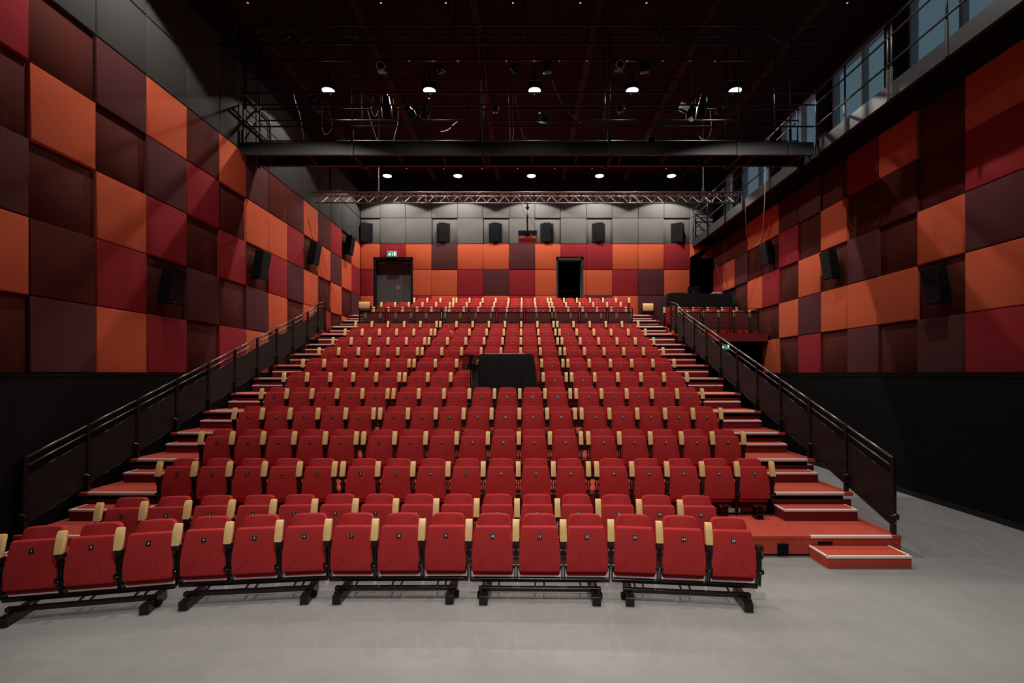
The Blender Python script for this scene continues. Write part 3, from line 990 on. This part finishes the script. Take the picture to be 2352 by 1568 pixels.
# music stand beside it
mx, my = fx(1081, DY - .1), DY - .12
t = thing('music_stand', 'black perforated music stand beside the draped table', 'music stand', (mx, my, tz))
zt0 = fz(812, my) - tz
m = mb('matt'); m.tube([(0.0, 0.06, .02), (0.0, 0.05, zt0 - .22)], .012, 8); m.build('pole', t)
for a in (90, 210, 330):
    m = mb('matt'); m.tube([(0, .06, .22), (.26 * math.cos(R(a)), .06 + .26 * math.sin(R(a)), .012)], .009, 6); m.build('leg', t)
desk = MB().use('matt')
TD = Matrix.Translation((0, .02, zt0 - .19)) @ Matrix.Rotation(R(7), 4, 'Y') @ Matrix.Rotation(R(-18), 4, 'X')
nxh, nzh = 12, 8
W2, H2 = .2, .18
us = [-W2 + 2 * W2 * i / (nxh * 2 + 1) for i in range(nxh * 2 + 2)]
vs_ = [-H2 + 2 * H2 * i / (nzh * 2 + 1) for i in range(nzh * 2 + 2)]
gridv = [[desk.bm.verts.new(TD @ Vector((u * (1 - .12 * (H2 - v) / (2 * H2)), 0, v))) for u in us] for v in vs_]
for j in range(len(vs_) - 1):
    for i in range(len(us) - 1):
        hole = i % 2 == 1 and j % 2 == 1 and (j > 5 or i < 9) and not (i in (11, 13))
        if not hole:
            desk._face([gridv[j][i], gridv[j][i + 1], gridv[j + 1][i + 1], gridv[j + 1][i]])
bmesh.ops.solidify(desk.bm, geom=desk.bm.faces[:], thickness=.004)
desk.build('desk_plate', t)
m = mb('matt'); m.box(-.18, .18, -.05, 0.01, -.185, -.175, tf=TD); m.build('lip', t)
t = thing('equipment_case', 'narrow black equipment case on end between the music stand and draped table', 'case', (fx(1092, 11.62), 11.62, tz + .004))
m = mb('steel'); m.box(-.07, .05, -.1, .3, .003, .98, .008); m.build('case_body', t)
m = mb('alu'); m.box(.045, .056, -.105, -.09, .02, .97); m.build('edge_strip', t)

# ------------------------------------------------------------------ control desk in the side box
dz = 4.27
t = drape(fx(1532, 19.5), 8.14, 19.5, 20.4, dz + .01, fz(674, 19.5), 'long black draped control desk at the back of the side box', 'control_desk', .05, .012)
zt = fz(674, 19.5)
m = mb('matt'); m.box(-1.2, 1.2, -.455, -.445, zt - dz - .30, zt - dz - .285); m.build('hem_band', t)
t = thing('monitor', 'black computer monitor seen from behind on the control desk', 'monitor', (fx(1593.5, 19.9), 19.9, zt + .006))
m = mb('matt'); m.box(-.24, .24, -.02, .025, .05, .33, .006); m.build('screen', t)
m = mb('steel'); m.box(-.11, .11, -.10, .10, 0, .014, .004); m.tube([(0, -.02, .01), (-.03, -.05, .13)], .02, 8); m.build('stand', t)
m = mb('chrome'); m.box(-.06, .04, -.028, -.02, .12, .15, .003); m.build('label_plate', t)
t = thing('mixing_console', 'low dark mixing console with small knobs on the control desk', 'mixing console', (fx(1556, 19.8), 19.8, zt + .006))
m = mb('matt'); m.box(-.33, .25, -.2, .25, 0, .045, .006); m.build('console_body', t)
m = mb('chrome')
for i in range(9):
    m.lathe([(0, .010), (.022, .008)], (-.29 + .062 * i + random.uniform(-.01, .01), -.16, .045), (0, 0, 1), 8)
m.build('knobs', t)
m = mb('black'); m.tube([(.05, 0, .04), (.06, 0, .13), (.10, 0, .19), (.17, 0, .205)], .006, 6); m.build('gooseneck_lamp', t)
bm_ = MB().use('pinkcloth')
bmesh.ops.create_icosphere(bm_.bm, subdivisions=4, radius=1.0)
for v in bm_.bm.verts:
    n_ = .12 * math.sin(v.co.x * 7 + v.co.y * 3) + .09 * math.sin(v.co.y * 11 + v.co.x * 5) + .05 * math.sin(v.co.x * 19)
    v.co = Vector((v.co.x * .30, v.co.y * .18, max(v.co.z, -.1) * .095 * (1 + n_ * 1.6) + .0095))
for f in bm_.bm.faces: f.smooth = True
tag(bm_.build('crumpled_jacket', None, (fx(1647, 19.9), 19.9, zt + .006)), 'crumpled dusty pink jacket lying on the control desk', 'jacket')
t = thing('handheld_microphone', 'black microphone lying at the wall end of the control desk', 'microphone', (fx(1668, 19.9), 19.9, zt + .02))
m = mb('matt'); m.lathe([(0, .012), (.14, .017), (.16, .03), (.20, .033), (.225, .02)], (.03, 0, .0), (-.35, 0, .6), 12); m.build('mic_body', t)
m = mb('cable'); m.tube([(.03, 0, .0), (.06, 0, -.005), (.12, -.05, 0)], .005, 6); m.build('mic_lead', t)
o = mb('cable'); o.tube([(fx(1640, 20.8), 20.8, fz(590, 20.8)), (fx(1650, 20.5), 20.5, fz(630, 20.5)), (fx(1660, 20.2), 20.2, fz(655, 20.2)), (fx(1668, 19.95), 19.95, fz(668, 19.95))], .008, 6)
tag(o.build('desk_cable'), 'thin black cable dropping to the control desk', 'cable')

# usher seats on the back wall
for px, py, lab in ((838.5, 702, 'pale wooden folding seat on the back wall beside the double door'), (1487, 706, 'pale wooden folding seat on the back wall beside the control desk')):
    yy = YB - .05
    t = thing('folding_seat', lab, 'folding seat', (fx(px, yy), yy, fz(py, yy)), 0, 'wooden folding seats on the back wall')
    m = mb('wood')
    prof = [(-.10, -.15), (-.115, -.08), (-.12, .05), (-.11, .12), (-.08, .165), (-.05, .17), (-.05, .155), (-.075, .15), (-.095, .11), (-.105, .05), (-.10, -.08), (-.085, -.15)]
    m.slab(prof, lambda u, v, d: (d, u, v), -.23, .23); m.build('seat_shell', t, smooth=30)
    m = mb('black'); m.box(-.27, -.235, -.10, 0.05, -.30, -.02, .006); m.box(.235, .27, -.10, 0.05, -.30, -.02, .006); m.box(-.25, .25, -.05, .02, -.30, -.2, .006); m.build('bracket', t)

# ------------------------------------------------------------------ catwalk bridge
CY0, CY1 = 12.67, 13.43
CZ0, CZ1 = 8.085, 8.405
t = thing('catwalk', 'black steel catwalk bridge with railings crossing the hall', 'catwalk')
GX = 7.42
xe = GX - .06
for y, nm in ((CY0, 'front_beam'), (CY1, 'rear_beam')):
    s = 1 if y == CY0 else -1
    m = mb('steel'); m.slab([(y, CZ0), (y + s * .09, CZ0), (y + s * .09, CZ0 + .02), (y + s * .012, CZ0 + .02), (y + s * .012, CZ0 + .115), (y + s * .004, CZ0 + .12), (y + s * .012, CZ0 + .125), (y + s * .012, CZ1 - .02), (y + s * .09, CZ1 - .02), (y + s * .09, CZ1), (y, CZ1)], lambda u, v, d: (d, u, v), XL + .02, xe); m.build(nm, t)
m = mb('matt'); m.box(XL + .02, xe, CY0 + .095, CY1 - .095, CZ1 - .06, CZ1 - .03); m.build('walkway', t)
for i in range(13):
    x = XL + .5 + i * 1.15
    m = mb('joist'); m.box(x - .03, x + .03, CY0 + .013, CY1 - .013, CZ0 + .03, CZ1 - .065); m.build('cross_bearer', t)
POSTX = [fx(p, CY0) for p in (553, 808.5, 1104, 1399, 1695.5, 1814)]
for y in (CY0 - .012, CY1 + .012):
    for x in POSTX:
        if x < XL + .05: x = XL + .06
        m = mb('steel'); m.box(x - .035, x + .035, y - .02, y + .02, CZ0 - .03, CZ1 + .30, .004)
        m.tube([(x + .01, y, CZ1 + .30), (x + .01, y, CEIL)], .020, 8); m.build('post', t)
    for z, r_ in ((8.79, .020), (9.34, .020), (9.64, .026)):
        m = mb('steel'); m.tube([(XL + .05, y, z), (xe, y, z)], r_, 8); m.build('rail', t)
for z in (9.0, 9.64):
    m = mb('steel'); m.tube([(XL + .06, CY0 - .45, z + .0), (XL + .06, CY1 + .5, z)], .03, 8)
    m.tube([(XL + .06, CY1 + .5, z), (XL + .06, CY1 + .6, z - .12), (XL + .06, CY1 + .6, CZ1)], .03, 8)
    m.build('end_rail', t)
for x in (POSTX[1], POSTX[2], POSTX[3], POSTX[4]):
    m = mb('joist'); m.slab([(CY0, CZ0 - .04), (CY1 + .05, CZ0 - .04), (CY1 + .05, CZ0 - .001), (CY0, CZ0 - .001)], lambda u, v, d: (d, u, v), x + .03, x + .10); m.build('bearer', t)

# ------------------------------------------------------------------ side gallery with windows
t = thing('side_gallery', 'black steel gallery with railings high along the window wall', 'gallery')
GXO = 8.62
def gal_beam(a, b):
    m = mb('steel'); m.slab([(GX, CZ0), (GX + .09, CZ0), (GX + .09, CZ0 + .02), (GX + .012, CZ0 + .02), (GX + .012, CZ0 + .12), (GX + .005, CZ0 + .125), (GX + .012, CZ0 + .13), (GX + .012, CZ1 - .02), (GX + .09, CZ1 - .02), (GX + .09, CZ1), (GX, CZ1)], lambda u, v, d: (u, d, v), a, b); m.build('edge_beam', t)
gal_beam(3.0, CY0 - .02); gal_beam(CY1 + .02, YB)
m = mb('matt'); m.box(GX + .095, XR + WT - .01, 2.0, YB, CZ0 + .02, CZ1 - .02); m.build('walkway', t)
GPY = [1147 * GX / (p - VX) for p in (1943, 2041, 2178)]
gy = sorted(GPY + [10.05, 4.6, 3.3] + [CY0 - .05, CY1 + .06, 15.05, 16.9, 18.4, 20.1, 21.8])
for y in gy:
    m = mb('steel'); m.box(GX - .05, GX + .0, y - .02, y + .02, CZ0 - .02, CZ1 + .30, .004); m.tube([(GX - .025, y, CZ1 + .3), (GX - .025, y, 9.66)], .020, 8); m.build('post', t)
for z, r_ in ((8.79, .020), (9.34, .020), (9.64, .026)):
    m = mb('steel'); m.tube([(GX - .025, 2.5, z), (GX - .025, CY0 - .02, z)], r_, 8); m.build('rail', t)
    m = mb('steel'); m.tube([(GX - .025, CY1 + .02, z), (GX - .025, YB - .1, z)], r_, 8); m.build('rail', t)
for z in (8.79, 9.34, 9.64):
    m = mb('steel'); m.tube([(GX - .02, 21.8, z), (XR, 21.8, z)], .018, 8); m.build('rail', t)
# window wall
PIL = [5.75, 8.65, 11.62, 14.42, 17.25, 20.2]
WX = 8.62
WZ0, WZ1 = CZ1 + .06, 11.0
m = mb('wallblack')
m.box(WX, WX + .3, YF, YB + 0.6, CZ1 - .35, WZ0)
m.box(WX, WX + .3, YF, YB + .6, WZ1, CEIL)
m.box(XR + WT - .02, WX + .3, YF, YB + .6, COLTOP + .06, CZ1 - .02)
m.box(WX, WX + .3, YF, 3.1, WZ0, WZ1)
prev = 3.1
for p in PIL:
    m.box(WX - .04, WX + .3, p - .27, p + .27, WZ0, WZ1)
m.box(WX, WX + .3, 21.6, YB + .6, WZ0, WZ1)
struct('wall_gallery', m, 'dark window wall along the gallery')
edges = [3.1] + [v for p in PIL for v in (p - .27, p + .27)] + [21.6]
for i in range(0, len(edges), 2):
    a, b = edges[i], edges[i + 1]
    w = thing('window_%d' % (i // 2 + 1), f'{ORD[i//2+1]} gallery window from the stage with pale frame', 'window')
    w['kind'] = 'structure'
    m = mb('jamb'); fr = .07
    m.box(WX + .12, WX + .3, a, a + fr, WZ0, WZ1); m.box(WX + .12, WX + .3, b - fr, b, WZ0, WZ1)
    m.box(WX + .12, WX + .3, a, b, WZ0, WZ0 + fr); m.box(WX + .12, WX + .3, a, b, WZ1 - fr, WZ1)
    c = a + (b - a) * .45
    m.box(WX + .14, WX + .28, c - .04, c + .04, WZ0, WZ1)
    m.build('window_frame', w)
    m = mb('glass'); m.box(WX + .2, WX + .206, a + fr, b - fr, WZ0 + fr, WZ1 - fr); m.build('pane', w)

# ------------------------------------------------------------------ trusses
def truss(name, label, x0, x1, y, zt, zb, dep, key, joints, n, r=.024):
    t = thing(name, label, 'truss', (0, y, 0))
    chords = [(0, zt), (dep, zt), (dep * .5, zb)]
    for cy, cz in chords:
        m = mb(key); m.tube([(x0, cy, cz), (x1, cy, cz)], r, 10); m.build('chord', t)
    m = mb(key)
    pit = (x1 - x0) / n
    for i in range(n):
        a, b, c = x0 + i * pit, x0 + (i + .5) * pit, x0 + (i + 1) * pit
        for q in (0, 1):
            m.tube([(a, chords[q][0], zt), (b, chords[2][0], zb)], r * .42, 6, False)
            m.tube([(b, chords[2][0], zb), (c, chords[q][0], zt)], r * .42, 6, False)
        m.tube([(a, 0, zt), (b, dep, zt)], r * .42, 6, False)
        m.tube([(b, dep, zt), (c, 0, zt)], r * .42, 6, False)
    m.build('bracing', t)
    if key != 'alu':
        for xh in (x0 + 1.2, 0, x1 - 1.2):
            m = mb(key); m.tube([(xh, dep / 2, zt - .0), (xh, dep / 2, CEIL)], .012, 6); m.tube([(xh, 0, zt), (xh, dep, zt)], .012, 6); m.build('drop_rod', t)
    for xj in joints:
        m = mb('alu' if key == 'alu' else key)
        for dx in (-.12, .12):
            for q in (0, 1):
                m.tube([(xj + dx, chords[q][0], zt), (xj + dx, chords[2][0], zb)], r * .5, 6)
        for cy, cz in chords:
            m.tube([(xj - .07, cy, cz), (xj + .07, cy, cz)], r * 1.35, 10)
        m.build('joint', t)
    return t
TY = 16.1
TZT, TZB = fz(441.5, TY), fz(465.5, TY + .17)
truss('truss', 'silver lattice truss hung on chains across the hall before the back wall', fx(718, TY), fx(1708, TY), TY, TZT, TZB, .36, 'alu', [fx(966, TY), fx(1212, TY), fx(1460, TY)], 36)
UY = 11.1
truss('truss', 'dim dark lattice truss close under the ceiling above the catwalk', -6.9, 6.65, UY, fz(58, UY), fz(89, UY), .34, 'darktruss', [fx(845, UY), fx(1186, UY), fx(1536, UY)], 26)
for i, (px, lab) in enumerate(((870, 'steel hoist chain holding the truss end by the left wall'), (1615, 'steel hoist chain holding the truss end by the gallery'))):
    x = fx(px, TY + .18)
    t = thing('hoist_chain', lab, 'chain', (x, TY + .18, 0))
    m = mb('alu')
    z = TZT + .20
    k = 0
    while z < CEIL - .02:
        e = []
        for a in range(11):
            th = 2 * PI * a / 10
            p = (.014 * math.cos(th), 0, z + .026 * math.sin(th)) if k % 2 == 0 else (0, .014 * math.cos(th), z + .026 * math.sin(th))
            e.append(p)
        m.tube(e, .0065, 5, False)
        z += .040; k += 1
    m.build('links', t)
    m = mb('steel'); m.lathe([(0, .02), (.05, .04), (.14, .04), (.17, .018)], (0, 0, TZT + .06), (0, 0, 1), 12); m.build('hook_block', t)
    m = mb('black'); m.tube([(0, -.18, TZT), (0, 0, TZT + .07), (0, .18, TZT)], .012, 6); m.build('sling', t)

# projector on its pole
px, PY = 1211.5, TY + .18
X = fx(px, PY)
t = thing('projector', 'black and red projector hanging on a pole under the silver truss', 'projector', (X, PY, 0))
zt_, zm_, zb_ = fz(530.5, PY - .2), fz(541.5, PY - .2), fz(550, PY - .2)
m = mb('black'); m.tube([(0, 0, TZB), (0, 0, zt_ + .05)], .026, 10); m.lathe([(0, .055), (.05, .055)], (0, 0, fz(479, PY)), (0, 0, 1), 12); m.build('pole', t)
m = mb('black'); m.box(-.14, .14, -.10, .10, zt_ + .015, zt_ + .05, .004); m.build('mount_plate', t)
m = mb('matt'); m.box(-.30, .30, -.22, .24, zm_, zt_ + .02, .012, 2); bo = m.build('projector_body', t)
m = mb('projred'); m.box(-.295, .295, -.215, .235, zb_, zm_, .012, 2); m.build('lower_shell', t)
m = mb('lens'); m.lathe([(0, .06), (.05, .055), (.052, .04)], (0, -.22, (zm_ + zt_) / 2 + .01), (0, -1, 0), 20); m.build('lens', bo)
m = mb('redled'); m.lathe([(0, .010), (.006, .010)], (.12, -.221, zm_ + .03), (0, -1, 0), 10); m.build('indicator', bo)
m = mb('silver'); m.box(-.20, -.15, -.222, -.215, zm_ - .06, zm_ - .02); m.box(.18, .23, -.222, -.215, zm_ - .06, zm_ - .03); m.build('sticker', t)
o = mb('cable')
o.tube([(X - .22, PY, TZB), (X - .12, PY, TZB - .3), (X - .03, PY - .04, TZB - .5), (X - .02, PY - .05, zt_ + .2), (X + .08, PY, zt_ + .04)], .008, 6)
tag(o.build('projector_cable'), 'black cable looping down the projector pole', 'cable')
o = mb('cable')
o.tube([(X + .02, PY - .03, zt_ + .55), (X + .12, PY, zt_ + .42), (X + .28, PY + .1, zt_ + .15), (X + .42, PY + .1, zt_ - .02), (X + .38, PY, zt_ - .16), (X + .30, PY, zm_)], .007, 6)
tag(o.build('projector_cable'), 'black cable hanging beside the projector into its side', 'cable')

# ------------------------------------------------------------------ ceiling lights
for ri, (ly, dia) in enumerate(((20.7, .17), (14.46, .17))):
    for i, lx in enumerate(LAMP_X):
        where = 'back row of ceiling lights' if ri == 0 else 'ceiling lights over the catwalk'
        t = thing('ceiling_light', f'bright round ceiling light, {ORD[i+1]} from the left in the {where}', 'ceiling light', (lx, ly, LAMP_Z), 0, where)
        m = mb('matt'); m.lathe([(0.02, dia + .02), (.03, dia + .03), (.2, dia + .03), (.24, .03), (CEIL - LAMP_Z, .03)], (0, 0, 0), (0, 0, 1), 24); m.build('housing', t, smooth=40)
        m = mb('glow'); m.lathe([(0, dia - .04), (.012, dia), (.02, dia)], (0, 0, 0), (0, 0, 1), 24); m.build('diffuser', t)
# unlit sockets in the ceiling grid
sock = None
n_ = 0
for (py, xs, where) in ((6.5, (569, 875, 1024, 1178, 1333, 1485, 1640, 1946), 'front'), (250, (1075, 1296, 1516), 'middle'), (387, (845, 934, 1019, 1107, 1189, 1274, 1360, 1444, 1530), 'rear')):
    for i, p in enumerate(xs):
        zz = CEIL - .05
        yy = F * (zz - EYE) / (VY - py)
        if sock is None:
            sock = thing('ceiling_spotlight', 'x', 'spotlight')
            m = mb('matt'); m.lathe([(0, .075), (.05, .085)], (0, 0, 0), (0, 0, 1), 16); m.build('housing', sock)
            m = mb('dimglow'); m.lathe([(-.004, .022), (.001, .022)], (0, 0, 0), (0, 0, 1), 10); m.build('bulb', sock)
            o = sock
        else:
            o = copy_tree(sock)
        o.location = (fx(p, yy), yy, zz)
        tag(o, f'tiny dim ceiling spotlight, {ORD[i+1]} from the left in the {where} row', 'spotlight', f'small spotlights in the {where} row')

# ------------------------------------------------------------------ stage lights, lighting bar, cables
BY, BZ = 11.7, fz(138, 11.7)
o = thing('lighting_bar', 'long dark lighting bar with clamps under the ceiling', 'lighting bar', (0, BY, BZ))
m = mb('darktruss'); m.tube([(-6.7, 0, 0), (6.6, 0, 0)], .024, 8); m.build('bar', o)
m = mb('darktruss'); m.tube([(-6.7, .5, -.16), (6.6, .5, -.16)], .018, 8); m.build('rear_bar', o)
m = mb('chrome')
for p in (940, 995, 1052, 1163, 1227, 1285, 1348, 1440, 1522, 1585, 1642):
    x = fx(p, BY)
    m.box(x - .025, x + .025, -.035, .035, -.03, .05, .004)
m.build('clamps', o)
m = mb('darktruss')
for x in (-5, -1.6, 1.7, 5):
    m.tube([(x, 0, 0), (x, 0, CEIL - BZ)], .012, 6)
m.build('drop_rods', o)

def stage_light(loc, yaw, pitch, label, drop, ring='lensring', rad=.115, ln=.30, doors=False, square=False, group='stage lights on the rig'):
    """A lantern hung by yoke and clamp from a bar `drop` above its centre; it shines along its own -y."""
    t = thing('stage_light', label, 'stage light', loc, yaw, group)
    Rx = Matrix.Rotation(pitch, 4, 'X')
    m = mb('black')
    if square:
        m.box(-rad, rad, -ln * .5, ln * .45, -rad, rad, .012, 1, tf=Rx)
    else:
        m.lathe([(0, rad), (ln * .5, rad), (ln * .62, rad * .82), (ln, rad * .62), (ln * 1.03, rad * .3)], Rx @ Vector((0, -ln * .5, 0)), Rx @ Vector((0, 1, 0)), 20)
    b = m.build('lamp_body', t, smooth=40)
    m = mb(ring); m.lathe([(-.012, rad * .86), (-.012, rad * .98), (.01, rad * 1.02)], Rx @ Vector((0, -ln * .5, 0)), Rx @ Vector((0, 1, 0)), 20)
    m.use('lens'); m.lathe([(-.020, rad * .2), (-.014, rad * .72), (-.010, rad * .80)], Rx @ Vector((0, -ln * .5, 0)), Rx @ Vector((0, 1, 0)), 20); m.build('lens', b)
    m = mb('steel'); w = rad + .03
    m.tube([(-w, 0, 0), (-w, 0, drop * .62), (-w * .6, 0, drop * .74), (w * .6, 0, drop * .74), (w, 0, drop * .62), (w, 0, 0)], .009, 6); m.build('yoke', t)
    m = mb('chrome'); m.box(-.022, .022, -.03, .03, drop - .045, drop - .012, .004); m.use('steel'); m.tube([(0, 0, drop * .74), (0, 0, drop - .04)], .010, 6); m.build('clamp', t)
    if doors:
        m = mb('black')
        for q in (-1, 1):
            m.slab([(-rad, 0), (rad, 0), (rad * 1.35, .15), (-rad * 1.35, .15)], lambda u, v, d: Rx @ Vector((u, -ln * .5 - v * .8, q * (rad + v * .7 + d))), 0, .004)
            m.slab([(-rad * .9, 0), (rad * .9, 0), (rad * 1.1, .13), (-rad * 1.1, .13)], lambda u, v, d: Rx @ Vector((q * (rad + v * .7 + d), -ln * .5 - v * .8, u)), 0, .004)
        m.build('barn_doors', b)
    return t
for i, (p, q, yaw, ring, sq) in enumerate(((877, 155, 4, 'lensring', True), (1012, 160, -30, 'matt', False), (1180, 158, 20, 'matt', False), (1258, 156, -8, 'steel', True), (1421, 152, 5, 'lensring', True), (1481, 156, -12, 'matt', True))):
    z = fz(q, BY)
    stage_light((fx(p, BY), BY, z), R(yaw), R(16), f'{"pale ringed" if ring == "lensring" else "dark"} stage light on the lighting bar, {ORD[i+1]} from the left', BZ - z, ring, .105, .26, False, sq)
CR = 9.64
for i, (p, q, y, yaw, pit, ring, kw, lab) in enumerate((
    (707, 246, CY1, 150, -38, 'matt', dict(rad=.11, ln=.5, square=True, doors=True), 'long stage light with barn doors tilted down above the catwalk beside the left wall'),
    (888, 246, CY0, 185, 62, 'matt', dict(rad=.13, ln=.5), 'large black stage light hanging straight down from the catwalk rail'),
    (942, 258, CY1, 160, 25, 'steel', dict(rad=.12, ln=.26), 'short stage light on the rear catwalk rail beside the large black one'),
    (981, 250, CY1, 215, 40, 'amber', dict(rad=.12, ln=.5), 'slanted profile stage light on the catwalk with an amber lens'),
    (1137, 253, CY1, 6, 8, 'amber', dict(rad=.10, ln=.24), 'small stage light with amber ring at the middle of the catwalk'),
    (1247, 271, CY1, 25, 20, 'steel', dict(rad=.11, ln=.28, square=True), 'small shiny topped stage light low on the catwalk rail'),
    (1424, 252, CY1, -10, 10, 'amber', dict(rad=.11, ln=.26), 'stage light with amber lens beside the fourth catwalk post'),
    (1577, 250, CY1, 30, 38, 'matt', dict(rad=.12, ln=.42, square=True, doors=True), 'stage light with open barn doors tilted down by the gallery end of the catwalk'),
    (1612, 248, CY0, 180, 60, 'matt', dict(rad=.13, ln=.5), 'upright black stage light beside the barn door one near the gallery'),
    (1652, 248, CY1, 170, 25, 'steel', dict(rad=.10, ln=.26), 'short stage light nearest the gallery on the catwalk'),
    )):
    z = fz(q, y)
    stage_light((fx(p, y), y, z), R(yaw), R(pit), lab, CR - z, ring, group='stage lights on the catwalk', **kw)
# dimmer packs and a floor lantern on the catwalk deck
for p, y, lab in ((966, CY1 - .2, 'black dimmer pack with pale sockets on the catwalk, beside the slanted stage light'), (1420, CY1 - .2, 'black dimmer pack with pale sockets on the catwalk, beside the fourth post')):
    t = thing('dimmer_pack', lab, 'dimmer pack', (fx(p, y), y, CZ1 - .03))
    m = mb('matt'); m.box(-.17, .17, -.10, .10, 0, .20, .006); m.build('case', t)
    m = mb('jamb')
    for k in range(4):
        m.box(-.13 + k * .07, -.085 + k * .07, -.104, -.099, .13, .16)
    m.build('sockets', t)
t = thing('floor_lantern', 'small black floodlight standing on the catwalk deck', 'floodlight', (fx(1490, CY1 - .2), CY1 - .2, CZ1 - .03))
m = mb('black'); m.box(-.10, .10, -.05, .05, .10, .42, .01, tf=Matrix.Rotation(R(12), 4, 'Y')); m.build('lamp_body', t)
m = mb('steel'); m.tube([(-.10, 0, .0), (-.10, 0, .2), (.12, 0, .2), (.12, 0, 0)], .012, 6); m.build('stand', t)
def cab(pts, r, lab, key='palecable'):
    """A slack cable through points (pixel x, pixel y, depth) turned into metres."""
    P = [Vector((fx(a, c), c, fz(b, c))) for a, b, c in pts]
    out = []
    n = len(P)
    for i in range(n - 1):
        p0, p1, p2, p3 = P[max(i - 1, 0)], P[i], P[i + 1], P[min(i + 2, n - 1)]
        for k in range(6):
            u = k / 6
            out.append(.5 * ((2 * p1) + (p2 - p0) * u + (2 * p0 - 5 * p1 + 4 * p2 - p3) * u * u + (3 * p1 - p0 - 3 * p2 + p3) * u ** 3))
    out.append(P[-1])
    m = mb(key); m.tube(out, r, 6)
    return tag(m.build('hanging_cable'), lab, 'cable', 'cables hanging on the rig')
c = CY1 + .05
cab([(673, 208, c), (679, 236, c), (688, 262, c), (695, 300, c), (699, 325, c)], .006, 'thin cable hanging beside the long stage light at the left end')
cab([(741, 237, c), (739, 275, c), (741, 300, c), (748, 309, c), (760, 300, c), (762, 285, c), (752, 240, c)], .006, 'cable loop hanging below the first bright ceiling light')
cab([(843, 248, c), (855, 290, c), (868, 327, c)], .006, 'slanting cable beside the second catwalk post')
cab([(842, 220, c), (850, 232, c), (858, 222, c), (852, 250, c), (862, 268, c), (870, 250, c)], .006, 'knotted cable coil behind the second catwalk post')
cab([(914, 246, c), (914, 280, c), (905, 318, c), (903, 326, c)], .007, 'cable dropping behind the large black stage light')
cab([(1012, 303, c), (1030, 298, c), (1042, 286, c), (1052, 279, c)], .010, 'bright cable sagging between the catwalk rails')
cab([(1167, 205, c), (1168, 240, c), (1171, 290, c), (1172, 326, c)], .005, 'straight thin cable at the middle of the catwalk, first of the pair')
cab([(1178, 210, c), (1177, 260, c), (1180, 300, c), (1176, 325, c)], .005, 'straight thin cable at the middle of the catwalk, second of the pair')
cab([(1181, 218, c), (1190, 260, c), (1198, 300, c), (1205, 322, c)], .005, 'thin cable slanting under the middle ceiling light')
cab([(1265, 175, c), (1280, 215, c), (1300, 250, c), (1335, 285, c)], .004, 'long thin cable slanting from the lighting bar to the catwalk')
cab([(1584, 150, c), (1588, 180, c), (1592, 210, c)], .005, 'thin cable above the barn door stage light')
cab([(1630, 250, c), (1634, 290, c), (1628, 315, c), (1614, 320, c), (1605, 312, c)], .006, 'cable loop below the stage lights near the gallery')
G = 15.0
cab([(1757, 347, 15.31), (1757.5, 382, 15.25), (1757, 440, G), (1754, 500, G), (1749, 545, G + .4), (1738, 564, G + .6), (1722, 562, G + .6), (1716, 545, G + .4), (1712, 480, G)], .010, 'pale grey cable hanging in a long loop from the gallery edge')
cab([(1662, 560, 19.5), (1665, 620, 19.6), (1672, 668, 19.8)], .008, 'thin dark cable on the wall above the control desk', 'cable')
